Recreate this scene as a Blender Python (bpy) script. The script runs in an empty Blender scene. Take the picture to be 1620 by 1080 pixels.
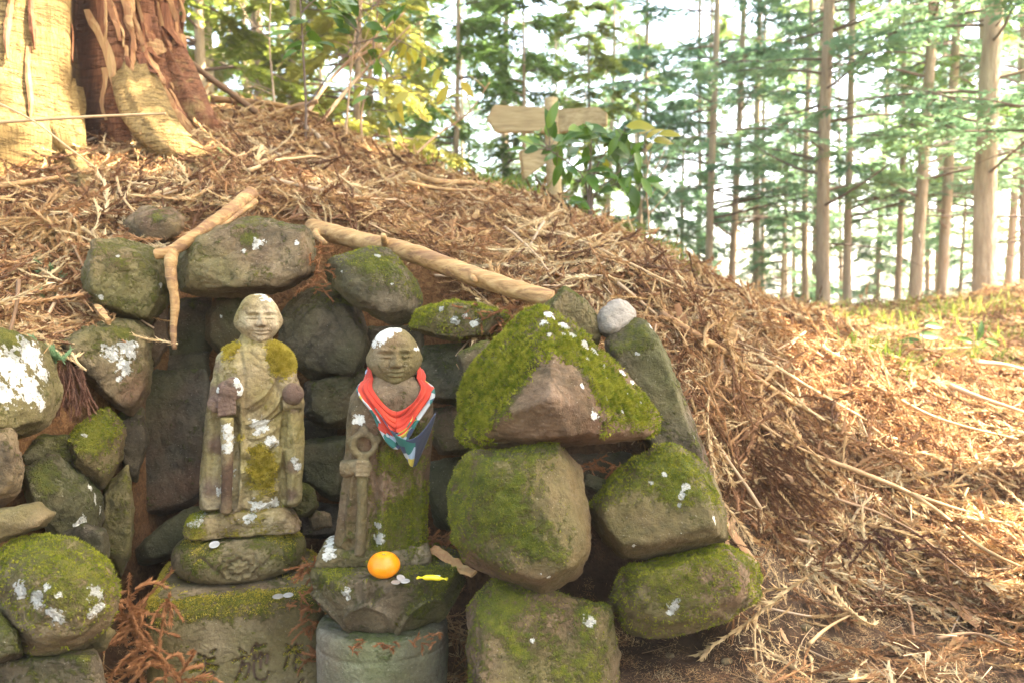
import bpy, bmesh, math, random
import numpy as np
from mathutils import Vector, Matrix
from mathutils.bvhtree import BVHTree
RAD = math.radians
SC = bpy.context.scene
COL = SC.collection
random.seed(7); RNG = np.random.default_rng(7)

# ------------------------------------------------------------------ camera, sky, sun, exposure
CZ, PITCH, F = 0.80, RAD(2.72), 1260.0
cam_d = bpy.data.cameras.new('camera'); cam = bpy.data.objects.new('camera', cam_d); COL.objects.link(cam)
cam.location = (0, 0, CZ); cam.rotation_euler = (RAD(90) - PITCH, 0, 0)
cam_d.sensor_width = 36; cam_d.lens = 28; cam_d.clip_start = 0.05; cam_d.clip_end = 2000
cam_d.dof.use_dof = True; cam_d.dof.focus_distance = 1.72; cam_d.dof.aperture_fstop = 4.0
SC.camera = cam
SUN = Vector((0.66, 0.06, 0.85)).normalized()
elev = math.asin(SUN.z)
world = bpy.data.worlds.new('World'); SC.world = world; world.use_nodes = True
wn = world.node_tree; bg = wn.nodes['Background']
sky = wn.nodes.new('ShaderNodeTexSky'); sky.sky_type = 'NISHITA'; sky.sun_disc = False
sky.sun_elevation = elev; sky.sun_rotation = math.atan2(SUN.x, SUN.y)
sky.air_density = 1.0; sky.dust_density = 3.0; sky.ozone_density = 0.6
wn.links.new(sky.outputs[0], bg.inputs[0]); bg.inputs[1].default_value = 0.15
sun_d = bpy.data.lights.new('sun', 'SUN'); sun_d.energy = 5.0; sun_d.angle = RAD(0.5); sun_d.color = (1.0, 0.93, 0.82)
sun = bpy.data.objects.new('sun', sun_d); COL.objects.link(sun); sun.location = (6, 6, 14)
sun.rotation_euler = SUN.to_track_quat('Z', 'Y').to_euler()
SC.view_settings.view_transform = 'Standard'; SC.view_settings.look = 'None'
SC.view_settings.exposure = 3.2; SC.view_settings.gamma = 1.0; SC.view_settings.use_curve_mapping = False
SC.view_settings.use_white_balance = True; SC.view_settings.white_balance_temperature = 7700; SC.view_settings.white_balance_tint = 10
SC.render.engine = 'CYCLES'
SC.cycles.use_denoising = True
try: SC.cycles.denoiser = 'OPENIMAGEDENOISE'
except Exception: pass
SC.cycles.max_bounces = 6; SC.cycles.diffuse_bounces = 4; SC.cycles.transmission_bounces = 4; SC.cycles.transparent_max_bounces = 6
SC.cycles.sample_clamp_indirect = 6.0; SC.cycles.volume_bounces = 0; SC.cycles.volume_step_rate = 4.0

# ------------------------------------------------------------------ pixel helpers (photograph is 1620 x 1080)
FWD = np.array([0, math.cos(PITCH), -math.sin(PITCH)]); UPV = np.array([0, math.sin(PITCH), math.cos(PITCH)])
def ray(px, py):
    return np.array([1, 0, 0]) * (px - 810) / F - UPV * (py - 540) / F + FWD
def at(px, py, Y):
    d = ray(px, py); return d * (Y / d[1]) + np.array([0, 0, CZ])

# ------------------------------------------------------------------ numpy noise
def _hash(ix, iy, iz, s):
    h = (ix.astype(np.int64) * 374761393 + iy.astype(np.int64) * 668265263 + iz.astype(np.int64) * 2147483647 + s * 1274126177) & 0xffffffff
    h = ((h ^ (h >> 13)) * 1274126177) & 0xffffffff
    h = ((h ^ (h >> 16)) * 2246822519) & 0xffffffff
    return ((h ^ (h >> 15)) & 0xffffff) / float(0xffffff)
def vnoise(p, s=0):
    p = np.asarray(p, float); i = np.floor(p); f = p - i; f = f * f * f * (f * (f * 6 - 15) + 10)
    ix, iy, iz = i[:, 0], i[:, 1], i[:, 2]; r = 0
    for a in (0, 1):
        for b in (0, 1):
            for c in (0, 1):
                w = (f[:, 0] if a else 1 - f[:, 0]) * (f[:, 1] if b else 1 - f[:, 1]) * (f[:, 2] if c else 1 - f[:, 2])
                r = r + w * _hash(ix + a, iy + b, iz + c, s)
    return r * 2 - 1
def fbm(p, o=4, s=0, g=0.5):
    p = np.asarray(p, float); r = 0; a = 1; t = 0
    for k in range(o):
        r = r + a * vnoise(p * (2.03 ** k) + 17.3 * k, s + k); t += a; a *= g
    return r / t
def sstep(a, b, x):
    t = np.clip((x - a) / (b - a), 0, 1); return t * t * (3 - 2 * t)

# ------------------------------------------------------------------ mesh and object helpers
def mesh(name, V, Fc, smooth=True):
    m = bpy.data.meshes.new(name)
    V = np.asarray(V, np.float32)
    if isinstance(Fc, np.ndarray):
        n, k = Fc.shape
        m.vertices.add(len(V)); m.vertices.foreach_set('co', V.ravel())
        m.loops.add(n * k); m.loops.foreach_set('vertex_index', Fc.astype(np.int32).ravel())
        m.polygons.add(n); m.polygons.foreach_set('loop_start', np.arange(0, n * k, k, dtype=np.int32))
        m.update(calc_edges=True)
    else:
        m.from_pydata([tuple(v) for v in V], [], Fc)
    if smooth: m.polygons.foreach_set('use_smooth', np.ones(len(m.polygons), bool))
    m.update(); return m
def attr(m, name, vals):
    a = m.attributes.new(name, 'FLOAT', 'POINT'); a.data.foreach_set('value', np.asarray(vals, np.float32))
def tag(o, label=None, cat=None, group=None, kind=None):
    if label: o['label'] = label
    if cat: o['category'] = cat
    if group: o['group'] = group
    if kind: o['kind'] = kind
    return o
def empty(name, loc, label, cat, group=None, rz=0):
    o = bpy.data.objects.new(name, None); COL.objects.link(o); o.location = tuple(loc); o.rotation_euler = (0, 0, rz)
    o.empty_display_size = 0.05
    return tag(o, label, cat, group)
def put(name, m, mat, parent=None, loc=None):
    o = bpy.data.objects.new(name, m); COL.objects.link(o)
    if mat is not None and not m.materials: m.materials.append(mat)
    if parent is not None: o.parent = parent
    if loc is not None: o.location = tuple(loc)
    return o
def base_of(V):
    V = np.asarray(V); return np.array([(V[:, 0].min() + V[:, 0].max()) / 2, (V[:, 1].min() + V[:, 1].max()) / 2, V[:, 2].min()])
def world_obj(name, V, Fc, mat, parent=None, smooth=True, attrs=None):
    """mesh given in world coordinates; origin at its base, or at the parent's"""
    V = np.asarray(V, float)
    o0 = np.array(parent.location) if parent is not None else base_of(V)
    m = mesh(name, V - o0, Fc, smooth)
    for k, v in (attrs or {}).items(): attr(m, k, v)
    return put(name, m, mat, parent, None if parent is not None else o0)
def normals_of(V, Fc):
    m = mesh('tmp', V, Fc); n = np.empty(len(V) * 3, np.float32); m.vertices.foreach_get('normal', n)
    bpy.data.meshes.remove(m); return n.reshape(-1, 3)
def join(parts):
    Vs, Fs, o = [], [], 0
    for V, Fc in parts:
        Vs.append(np.asarray(V)); Fs.append(np.asarray(Fc) + o); o += len(V)
    return np.concatenate(Vs), np.concatenate(Fs)
def tube(P, R_, n=6, cap=True, seed=0, rough=0.0):
    """tapered tube along points P with radii R_ -> V, quads"""
    P = np.asarray(P, float); R_ = np.broadcast_to(np.asarray(R_, float), (len(P),))
    T = np.gradient(P, axis=0); T /= np.linalg.norm(T, axis=1)[:, None] + 1e-9
    up = np.array([0, 0, 1.0]) if abs(T[0][2]) < 0.9 else np.array([1.0, 0, 0])
    V = []
    for i in range(len(P)):
        a = np.cross(up, T[i]); a /= np.linalg.norm(a) + 1e-9; b = np.cross(T[i], a)
        up = np.cross(a, T[i]) * -1 if False else b
        th = np.arange(n) * 2 * math.pi / n
        rr = R_[i]
        V.append(P[i] + rr * (np.cos(th)[:, None] * a + np.sin(th)[:, None] * b))
        up = b
    V = np.concatenate(V)
    if rough:
        L = np.repeat(R_, n)
        c = np.repeat(P, n, axis=0)
        V = c + (V - c) * (1 + rough * fbm(V * (1.2 / max(R_.max(), 1e-4)), 3, seed))[:, None]
    Fc = []
    for i in range(len(P) - 1):
        for j in range(n):
            k = (j + 1) % n; Fc.append((i * n + j, i * n + k, (i + 1) * n + k, (i + 1) * n + j))
    Fc = np.array(Fc)
    if cap:
        V = np.concatenate([V, P[:1], P[-1:]]); c0, c1 = len(V) - 2, len(V) - 1; o = (len(P) - 1) * n
        j = np.arange(n); k = (j + 1) % n
        Fc = np.concatenate([Fc, np.stack([k, j, np.full(n, c0), np.full(n, c0)], 1), np.stack([o + j, o + k, np.full(n, c1), np.full(n, c1)], 1)])
    return V, Fc
def quads_to_pyd(Fc):
    return [tuple(f) if f[2] != f[3] else tuple(f[:3]) for f in np.asarray(Fc).tolist()]
def spline(pts, n):
    """Catmull-Rom through pts"""
    P = np.asarray(pts, float); P = np.vstack([2 * P[0] - P[1], P, 2 * P[-1] - P[-2]])
    out = []; m = len(P) - 3
    for u in np.linspace(0, m - 1e-6, n):
        i = int(u); t = u - i; a, b, c, d = P[i:i + 4]
        out.append(0.5 * ((2 * b) + (c - a) * t + (2 * a - 5 * b + 4 * c - d) * t * t + (3 * b - a - 3 * c + d) * t ** 3))
    return np.array(out)
_ICO = {}
def ico(sub):
    if sub not in _ICO:
        bm = bmesh.new(); bmesh.ops.create_icosphere(bm, subdivisions=sub, radius=1)
        _ICO[sub] = (np.array([v.co[:] for v in bm.verts]), np.array([[v.index for v in f.verts] for f in bm.faces])); bm.free()
    V, Fc = _ICO[sub]; return V.copy(), Fc
def hull_planes(P):
    bm = bmesh.new()
    for p in P: bm.verts.new(tuple(p))
    bmesh.ops.convex_hull(bm, input=bm.verts[:], use_existing_faces=False)
    loose = [v for v in bm.verts if not v.link_faces]
    bmesh.ops.delete(bm, geom=loose, context='VERTS')
    bmesh.ops.dissolve_limit(bm, angle_limit=RAD(4), verts=bm.verts[:], edges=bm.edges[:])
    bmesh.ops.recalc_face_normals(bm, faces=bm.faces[:])
    HV = np.array([v.co[:] for v in bm.verts]); Nn = np.array([f.normal[:] for f in bm.faces]); Cc = np.array([f.calc_center_median()[:] for f in bm.faces])
    bm.free(); return HV, Nn, (Nn * Cc).sum(1)
def hull_body(P, sub=6, p=16, chips=0, rnd=None):
    HV, Nn, D = hull_planes(P)
    if chips:
        ex = np.sort(HV.max(0) - HV.min(0))[1] / 2; k = rnd.normal(size=(chips, 3)) + np.array([0, -.35, .15]); k /= np.linalg.norm(k, axis=1)[:, None]
        Nn = np.concatenate([Nn, k]); D = np.concatenate([D, (HV @ k.T).max(0) - ex * rnd.uniform(.02, .16, chips)])
    c = (HV.max(0) + HV.min(0)) / 2
    d0 = D - Nn @ c
    if (d0 <= 1e-4).any(): c = HV.mean(0); d0 = np.maximum(D - Nn @ c, 1e-3)
    V, Fc = ico(sub); ext = (HV.max(0) - HV.min(0)) / 2
    d = V * ext; d /= np.linalg.norm(d, axis=1)[:, None]
    q = np.maximum(d @ Nn.T, 0) / d0
    r = (q ** p).sum(1) ** (-1.0 / p); r = r * np.quantile(1.0 / q.max(1) / r, 0.75)
    return c + d * r[:, None], Fc, ext

# ------------------------------------------------------------------ node helper
def newmat(name):
    m = bpy.data.materials.new(name); m.use_nodes = True; nt = m.node_tree; nt.nodes.clear()
    out = nt.nodes.new('ShaderNodeOutputMaterial'); return m, G(nt), out
class G:
    def __init__(s, nt): s.nt = nt
    def n(s, typ, ins=None, **props):
        x = s.nt.nodes.new(typ)
        for k, v in props.items(): setattr(x, k, v)
        for k, v in (ins or {}).items():
            i = x.inputs[k]
            if isinstance(v, bpy.types.NodeSocket): s.nt.links.new(v, i)
            elif isinstance(v, bpy.types.Node): s.nt.links.new(v.outputs[0], i)
            else:
                if hasattr(i.default_value, '__len__') and len(i.default_value) == 4 and len(v) == 3: v = (*v, 1)
                i.default_value = v
        return x
    def coord(s, kind='Object', jitter=True):
        c = s.n('ShaderNodeTexCoord').outputs[kind]
        if jitter:
            r = s.n('ShaderNodeObjectInfo').outputs['Random']
            m = s.math('MULTIPLY', r, 37.0)
            return s.n('ShaderNodeVectorMath', {0: c, 1: m}, operation='ADD').outputs[0]
        return c
    def noise(s, vec, scale, detail=4, rough=0.55, dist=0.0):
        return s.n('ShaderNodeTexNoise', {'Vector': vec, 'Scale': scale, 'Detail': detail, 'Roughness': rough, 'Distortion': dist}).outputs['Fac']
    def math(s, op, a, b=0.0, clamp=False):
        return s.n('ShaderNodeMath', {0: a, 1: b}, operation=op, use_clamp=clamp).outputs[0]
    def rng(s, v, a, b, c=0.0, d=1.0, smooth=True):
        return s.n('ShaderNodeMapRange', {'Value': v, 'From Min': a, 'From Max': b, 'To Min': c, 'To Max': d}, interpolation_type='SMOOTHSTEP' if smooth else 'LINEAR').outputs[0]
    def ramp(s, v, stops):
        x = s.n('ShaderNodeValToRGB', {'Fac': v}); e = x.color_ramp.elements
        while len(e) < len(stops): e.new(0.5)
        for k, (p, c) in enumerate(stops): e[k].position = p; e[k].color = (*c, 1)
        return x.outputs[0]
    def mix(s, f, a, b, blend='MIX'):
        x = s.n('ShaderNodeMix', None, data_type='RGBA', blend_type=blend)
        for i, v in ((0, f), (6, a), (7, b)):
            if isinstance(v, bpy.types.NodeSocket): s.nt.links.new(v, x.inputs[i])
            else: x.inputs[i].default_value = (*v, 1) if i and len(v) == 3 else v
        return x.outputs[2]
    def attr(s, name):
        return s.n('ShaderNodeAttribute', attribute_name=name).outputs['Fac']
    def bump(s, h, strength, dist=0.01, nrm=None):
        ins = {'Height': h, 'Strength': strength, 'Distance': dist}
        if nrm is not None: ins['Normal'] = nrm
        return s.n('ShaderNodeBump', ins).outputs[0]
    def bsdf(s, out, col, rough=0.85, nrm=None, spec=0.3, trans=0.0, **kw):
        ins = {'Base Color': col, 'Roughness': rough, 'Specular IOR Level': spec}
        if nrm is not None: ins['Normal'] = nrm
        ins.update(kw)
        b = s.n('ShaderNodeBsdfPrincipled', ins).outputs[0]
        if trans:
            ti = {'Color': col}
            if nrm is not None: ti['Normal'] = nrm
            t = s.n('ShaderNodeBsdfTranslucent', ti).outputs[0]
            b = s.n('ShaderNodeMixShader', {0: trans, 1: b, 2: t}).outputs[0]
        s.nt.links.new(b, out.inputs[0]); return b
# ------------------------------------------------------------------ materials
def rock_material(name, cols, algae, mosscols, liccol=(0.64, 0.64, 0.57), bump=1.0, fine=1.0):
    m, g, out = newmat(name); c = g.coord()
    n1 = g.noise(c, 7, 6, 0.62); n2 = g.noise(c, 26, 6, 0.65); n3 = g.noise(c, 130, 4, 0.65); n4 = g.noise(c, 3.2, 3, 0.5)
    col = g.ramp(n1, [(0.34, tuple(.6 * v for v in cols[0])), (0.5, cols[1]), (0.62, cols[2])])
    col = g.mix(g.rng(n2, 0.35, 0.7), col, g.mix(0.5, col, cols[0]))
    vein = g.rng(g.math('ABSOLUTE', g.math('SUBTRACT', g.noise(c, 5, 5, 0.6, 0.6), 0.5)), 0.0, 0.035)
    col = g.mix(g.math('MULTIPLY', g.math('SUBTRACT', 1.0, vein), 0.45), col, (0.03, 0.022, 0.014))
    rz_ = g.n('ShaderNodeObjectInfo').outputs['Random']
    col = g.mix(g.math('MULTIPLY', g.rng(g.noise(c, 4.3, 4, 0.6), 0.42, 0.66), g.rng(rz_, 0.0, 1.0, 0.15, 0.75)), col, (0.15, 0.075, 0.04))
    col = g.mix(g.math('MULTIPLY', g.rng(n4, 0.38, 0.62), g.math('ADD', 0.62, g.math('MULTIPLY', g.attr('moss'), 0.4), True)), col, algae)
    col = g.mix(g.rng(n3, 0.3, 0.75, 0.0, 0.55), col, g.mix(0.65, col, (0.02, 0.016, 0.01)))
    spk = g.noise(c, 300, 2, 0.5)
    col = g.mix(g.rng(spk, 0.66, 0.78, 0, 0.5), col, (0.5, 0.46, 0.38))
    col = g.mix(g.math('MULTIPLY', g.rng(g.math('ADD', g.attr('stain_shade'), g.math('SUBTRACT', n2, 0.5)), 0.25, 0.7), 0.75), col, (0.115, 0.066, 0.052))  # brown patches on the statues, and shade painted into the plinth characters
    # moss
    mm = g.math('ADD', g.attr('moss'), g.math('ADD', g.math('MULTIPLY', g.math('SUBTRACT', n2, 0.5), 1.9), g.math('MULTIPLY', g.math('SUBTRACT', n3, 0.5), 1.2)))
    mk = g.rng(mm, 0.34, 0.80)
    mn = g.noise(c, 48, 5, 0.7)
    mc = g.ramp(g.math('ADD', g.math('MULTIPLY', mn, 0.6), g.math('MULTIPLY', n1, 0.4)), [(0.32, mosscols[0]), (0.48, mosscols[1]), (0.62, mosscols[2])])
    col = g.mix(g.math('MULTIPLY', mk, 0.93), col, mc)
    # pale crustose lichen
    nl = g.noise(c, 75, 4, 0.6)
    lm = g.math('ADD', g.attr('lich'), g.math('ADD', g.math('MULTIPLY', g.math('SUBTRACT', nl, 0.5), 2.6), g.math('MULTIPLY', g.math('SUBTRACT', n3, 0.5), 0.9)))
    lk = g.math('MULTIPLY', g.rng(lm, 0.40, 0.62), g.rng(g.noise(c, 160, 3, 0.6), 0.28, 0.46, 0.35, 1.0))
    ln = g.noise(c, 220, 3, 0.6)
    col = g.mix(g.math('MULTIPLY', lk, 0.95), col, g.mix(g.rng(ln, 0.35, 0.65), liccol, tuple(0.78 * v for v in liccol)))
    vor = g.n('ShaderNodeTexVoronoi', {'Vector': c, 'Scale': 420.0}).outputs['Distance']
    hb = g.math('ADD', g.math('MULTIPLY', n2, 0.40), g.math('ADD', g.math('ADD', g.math('MULTIPLY', n3, 0.42 * fine), g.math('MULTIPLY', g.noise(c, 380, 3, 0.6), 0.16)), g.math('MULTIPLY', g.math('MULTIPLY', mk, g.math('ADD', g.noise(c, 260, 3, 0.7), vor)), 0.55)))
    hb = g.math('ADD', hb, g.math('MULTIPLY', lk, 0.12))
    g.bsdf(out, col, g.rng(n2, 0.3, 0.7, 0.72, 0.95), g.bump(hb, 1.0 * bump, 0.013), 0.25)
    return m
M = {}
M['rock'] = rock_material('boulder_stone', [(0.055, 0.042, 0.026), (0.115, 0.09, 0.055), (0.17, 0.13, 0.08)], (0.1, 0.1, 0.032), [(0.04, 0.052, 0.008), (0.1, 0.112, 0.014), (0.19, 0.18, 0.028)])
M['rockb'] = rock_material('boulder_stone_tan', [(0.095, 0.068, 0.036), (0.19, 0.14, 0.075), (0.28, 0.205, 0.115)], (0.135, 0.12, 0.04), [(0.05, 0.06, 0.009), (0.12, 0.125, 0.016), (0.22, 0.2, 0.035)])
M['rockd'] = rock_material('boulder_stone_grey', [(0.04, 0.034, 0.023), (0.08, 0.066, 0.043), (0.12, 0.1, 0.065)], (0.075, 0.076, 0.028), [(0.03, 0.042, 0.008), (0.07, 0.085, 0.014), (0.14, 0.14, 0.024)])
M['rockm'] = rock_material('boulder_stone_mossy', [(0.085, 0.05, 0.028), (0.18, 0.115, 0.066), (0.25, 0.165, 0.105)], (0.1, 0.088, 0.026), [(0.04, 0.058, 0.006), (0.11, 0.13, 0.012), (0.22, 0.215, 0.026)])
M['pale'] = rock_material('pale_stone', [(0.22, 0.18, 0.15), (0.36, 0.31, 0.26), (0.48, 0.43, 0.37)], (0.42, 0.38, 0.30), [(0.1, 0.1, 0.03), (0.2, 0.18, 0.05), (0.3, 0.25, 0.06)])
M['statue'] = rock_material('carved_stone_ochre', [(0.14, 0.088, 0.058), (0.36, 0.28, 0.15), (0.52, 0.44, 0.28)], (0.26, 0.22, 0.062), [(0.13, 0.105, 0.015), (0.26, 0.21, 0.028), (0.4, 0.31, 0.05)], bump=0.85)
M['statue2'] = rock_material('carved_stone_brown', [(0.10, 0.068, 0.04), (0.205, 0.153, 0.09), (0.30, 0.23, 0.14)], (0.135, 0.12, 0.038), [(0.045, 0.058, 0.008), (0.1, 0.115, 0.013), (0.19, 0.185, 0.026)], bump=0.85)
M['drum'] = rock_material('carved_stone_grey', [(0.13, 0.115, 0.09), (0.20, 0.175, 0.135), (0.27, 0.24, 0.185)], (0.14, 0.17, 0.07), [(0.08, 0.11, 0.03), (0.14, 0.17, 0.05), (0.22, 0.24, 0.09)], bump=0.85)

def ground_material():
    m, g, out = newmat('forest_soil'); c = g.coord(jitter=False)
    n1 = g.noise(c, 2.2, 5, 0.6); n2 = g.noise(c, 18, 6, 0.65); n3 = g.noise(c, 90, 4, 0.7)
    soil = g.ramp(n2, [(0.3, (0.03, 0.018, 0.011)), (0.55, (0.07, 0.042, 0.025)), (0.75, (0.115, 0.07, 0.042))])
    lit = g.ramp(g.noise(c, 55, 5, 0.7, 1.5), [(0.3, (0.07, 0.03, 0.012)), (0.5, (0.22, 0.105, 0.04)), (0.68, (0.36, 0.20, 0.085))])
    col = g.mix(g.math('MULTIPLY', g.attr('litter'), g.rng(n1, 0.15, 0.5, 0.55, 1.0)), soil, lit)
    col = g.mix(g.rng(n3, 0.3, 0.7, 0, 0.5), col, g.mix(0.6, col, (0.02, 0.012, 0.008)))
    h = g.math('ADD', g.math('MULTIPLY', n2, 0.7), g.math('MULTIPLY', n3, 0.5))
    g.bsdf(out, col, 0.95, g.bump(h, 0.9, 0.02), 0.15); return m
M['ground'] = ground_material()

def vary_material(name, stops, rough=0.85, trans=0.0, scale=30, bump=0.3, spec=0.25, dist=0.003, stretch=None, obj_w=0.75):
    """colour from a ramp driven by the object's (or instance's) random number and some noise"""
    m, g, out = newmat(name); c = g.coord()
    if stretch: c = g.n('ShaderNodeMapping', {'Vector': c, 'Scale': stretch}).outputs[0]
    r = g.n('ShaderNodeObjectInfo').outputs['Random']; n = g.noise(c, scale, 4, 0.6)
    f = g.math('ADD', g.math('MULTIPLY', r, obj_w), g.math('MULTIPLY', n, 1 - obj_w))
    if obj_w < 0.5: f = g.math('ADD', f, (0.5 - 0.5) )
    col = g.ramp(f, stops)
    g.bsdf(out, col, rough, g.bump(g.noise(c, scale * 3, 3, 0.6), bump, dist), spec, trans); return m
M['litter'] = vary_material('dead_cedar_litter', [(0.05, (0.06, 0.03, 0.017)), (0.28, (0.20, 0.095, 0.045)), (0.48, (0.37, 0.195, 0.088)), (0.68, (0.52, 0.34, 0.16)), (0.84, (0.64, 0.49, 0.28)), (0.97, (0.26, 0.19, 0.13))], 0.8, 0.12, 40)
M['twig'] = vary_material('dry_twig', [(0.05, (0.12, 0.07, 0.04)), (0.4, (0.28, 0.17, 0.095)), (0.75, (0.46, 0.32, 0.19)), (0.95, (0.24, 0.19, 0.15))], 0.8, 0, 60)
M['flake'] = vary_material('bark_flake', [(0.05, (0.16, 0.07, 0.035)), (0.4, (0.30, 0.155, 0.075)), (0.75, (0.42, 0.26, 0.14)), (0.95, (0.24, 0.15, 0.09))], 0.8, 0, 60, stretch=(1, 8, 8))
M['deadred'] = vary_material('russet_dead_needles', [(0.1, (0.15, 0.06, 0.028)), (0.5, (0.29, 0.125, 0.052)), (0.9, (0.42, 0.21, 0.09))], 0.75, 0.2, 60, obj_w=0.4)
M['deaddark'] = vary_material('brown_dead_needles', [(0.1, (0.08, 0.035, 0.022)), (0.5, (0.17, 0.08, 0.05)), (0.9, (0.28, 0.15, 0.10))], 0.8, 0.1, 60, obj_w=0.4)
M['stick'] = vary_material('peeled_branch_wood', [(0.1, (0.20, 0.12, 0.06)), (0.45, (0.40, 0.26, 0.13)), (0.8, (0.58, 0.42, 0.24))], 0.75, 0, 26, 0.5, stretch=(1, 1, 1), obj_w=0.45)
M['grass'] = vary_material('grass_blades', [(0.1, (0.09, 0.14, 0.02)), (0.45, (0.20, 0.28, 0.04)), (0.7, (0.36, 0.36, 0.09)), (0.95, (0.45, 0.36, 0.16))], 0.6, 0.45, 90, 0.1, obj_w=0.35)
M['leaf'] = vary_material('glossy_leaf', [(0.1, (0.035, 0.09, 0.010)), (0.5, (0.07, 0.16, 0.015)), (0.9, (0.13, 0.22, 0.02))], 0.38, 0.28, 25, 0.1, 0.5)
M['leafy'] = vary_material('yellowing_leaf', [(0.1, (0.20, 0.22, 0.02)), (0.5, (0.36, 0.33, 0.04)), (0.9, (0.48, 0.36, 0.05))], 0.42, 0.5, 25, 0.1, 0.5)
M['mossfuzz'] = vary_material('moss_fuzz', [(0.25, (0.06, 0.095, 0.008)), (0.42, (0.155, 0.18, 0.018)), (0.62, (0.30, 0.29, 0.038))], 0.85, 0.3, 60, 0.0, 0.1, obj_w=0.0)
M['mossgold'] = vary_material('dry_moss_fuzz', [(0.25, (0.22, 0.18, 0.025)), (0.45, (0.42, 0.34, 0.05)), (0.7, (0.60, 0.48, 0.11))], 0.85, 0.3, 60, 0.0, 0.1, obj_w=0.0)
M['con_a'] = vary_material('conifer_needles', [(0.05, (0.10, 0.20, 0.06)), (0.5, (0.20, 0.33, 0.08)), (0.95, (0.36, 0.43, 0.10))], 0.6, 0.5, 1.2, 0.0, 0.3, obj_w=0.5)
M['con_b'] = vary_material('bluish_fir_needles', [(0.05, (0.11, 0.23, 0.14)), (0.5, (0.20, 0.36, 0.20)), (0.95, (0.36, 0.46, 0.20))], 0.6, 0.45, 1.2, 0.0, 0.3, obj_w=0.5)
M['con_y'] = vary_material('yellow_green_foliage', [(0.05, (0.13, 0.22, 0.04)), (0.5, (0.29, 0.34, 0.07)), (0.95, (0.46, 0.40, 0.10))], 0.6, 0.5, 1.2, 0.0, 0.3, obj_w=0.5)
M['trunkbark'] = vary_material('conifer_bark', [(0.2, (0.13, 0.09, 0.06)), (0.42, (0.33, 0.245, 0.165)), (0.62, (0.46, 0.36, 0.25)), (0.8, (0.55, 0.45, 0.34))], 0.9, 0, 16, 1.0, stretch=(1, 1, 0.22), obj_w=0.25, dist=0.03)

def cedar_material():
    m, g, out = newmat('cedar_bark'); c = g.coord(jitter=False)
    st = g.n('ShaderNodeMapping', {'Vector': c, 'Scale': (1, 1, 0.10)}).outputs[0]
    fib = g.noise(st, 75, 8, 0.75, 0.4); fib2 = g.noise(st, 14, 5, 0.6, 0.3)
    hz = g.n('ShaderNodeMapping', {'Vector': c, 'Scale': (0.5, 0.5, 4.5)}).outputs[0]
    crk = g.noise(hz, 13, 4, 0.55, 0.8); crk2 = g.rng(g.math('ABSOLUTE', g.math('SUBTRACT', crk, 0.5)), 0.0, 0.035)
    tan = g.ramp(fib, [(0.25, (0.13, 0.078, 0.03)), (0.5, (0.28, 0.185, 0.07)), (0.75, (0.40, 0.285, 0.12))])
    red = g.ramp(fib, [(0.25, (0.07, 0.026, 0.014)), (0.5, (0.20, 0.08, 0.038)), (0.75, (0.32, 0.15, 0.075))])
    col = g.mix(g.rng(g.math('ADD', g.attr('red'), g.math('MULTIPLY', g.math('SUBTRACT', fib2, 0.5), 1.0)), 0.35, 0.65), tan, red)
    col = g.mix(g.math('MULTIPLY', g.math('SUBTRACT', 1.0, crk2), 0.5), col, (0.09, 0.045, 0.02))
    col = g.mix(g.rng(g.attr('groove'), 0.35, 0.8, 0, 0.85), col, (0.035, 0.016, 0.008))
    h = g.math('ADD', g.math('MULTIPLY', fib, 0.6), g.math('ADD', g.math('MULTIPLY', fib2, 1.2), g.math('MULTIPLY', crk2, 0.5)))
    g.bsdf(out, col, 0.85, g.bump(h, 0.9, 0.025), 0.2); return m
M['cedar'] = cedar_material()
def strip_material():
    m, g, out = newmat('peeling_bark_strip'); c = g.coord()
    st = g.n('ShaderNodeMapping', {'Vector': c, 'Scale': (1, 1, 0.12)}).outputs[0]
    r = g.n('ShaderNodeObjectInfo').outputs['Random']
    f = g.math('ADD', g.math('MULTIPLY', g.noise(st, 60, 4, 0.6), 0.6), g.math('MULTIPLY', r, 0.4))
    col = g.ramp(f, [(0.25, (0.11, 0.04, 0.02)), (0.45, (0.25, 0.105, 0.05)), (0.65, (0.36, 0.20, 0.09)), (0.85, (0.45, 0.31, 0.14))])
    g.bsdf(out, col, 0.8, g.bump(g.noise(st, 90, 4, 0.6), 0.6, 0.01), 0.2); return m
M['strip'] = strip_material()
def log_material():
    m, g, out = newmat('debarked_log'); c = g.coord()
    ax = g.n('ShaderNodeMapping', {'Vector': c, 'Rotation': (0, RAD(18), RAD(42)), 'Scale': (0.10, 1, 1)}).outputs[0]
    f = g.noise(ax, 70, 5, 0.6, 0.5); n = g.noise(c, 9, 4, 0.6)
    col = g.ramp(f, [(0.25, (0.15, 0.075, 0.03)), (0.5, (0.36, 0.21, 0.085)), (0.75, (0.52, 0.35, 0.16))])
    col = g.mix(g.rng(g.noise(ax, 22, 5, 0.7), 0.52, 0.60, 0, 0.75), col, (0.17, 0.085, 0.045))
    col = g.mix(g.rng(n, 0.5, 0.75, 0, 0.5), col, (0.26, 0.13, 0.06))
    g.bsdf(out, col, 0.7, g.bump(f, 0.6, 0.008), 0.3); return m
M['log'] = log_material()
def wood_material():
    m, g, out = newmat('weathered_sign_wood'); c = g.coord()
    ax = g.n('ShaderNodeMapping', {'Vector': c, 'Scale': (0.10, 1, 1)}).outputs[0]
    f = g.noise(ax, 60, 5, 0.6, 0.6)
    col = g.ramp(f, [(0.3, (0.22, 0.16, 0.08)), (0.55, (0.36, 0.28, 0.145)), (0.75, (0.46, 0.37, 0.21))])
    g.bsdf(out, col, 0.75, g.bump(f, 0.3, 0.005), 0.25); return m
M['wood'] = wood_material()
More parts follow.
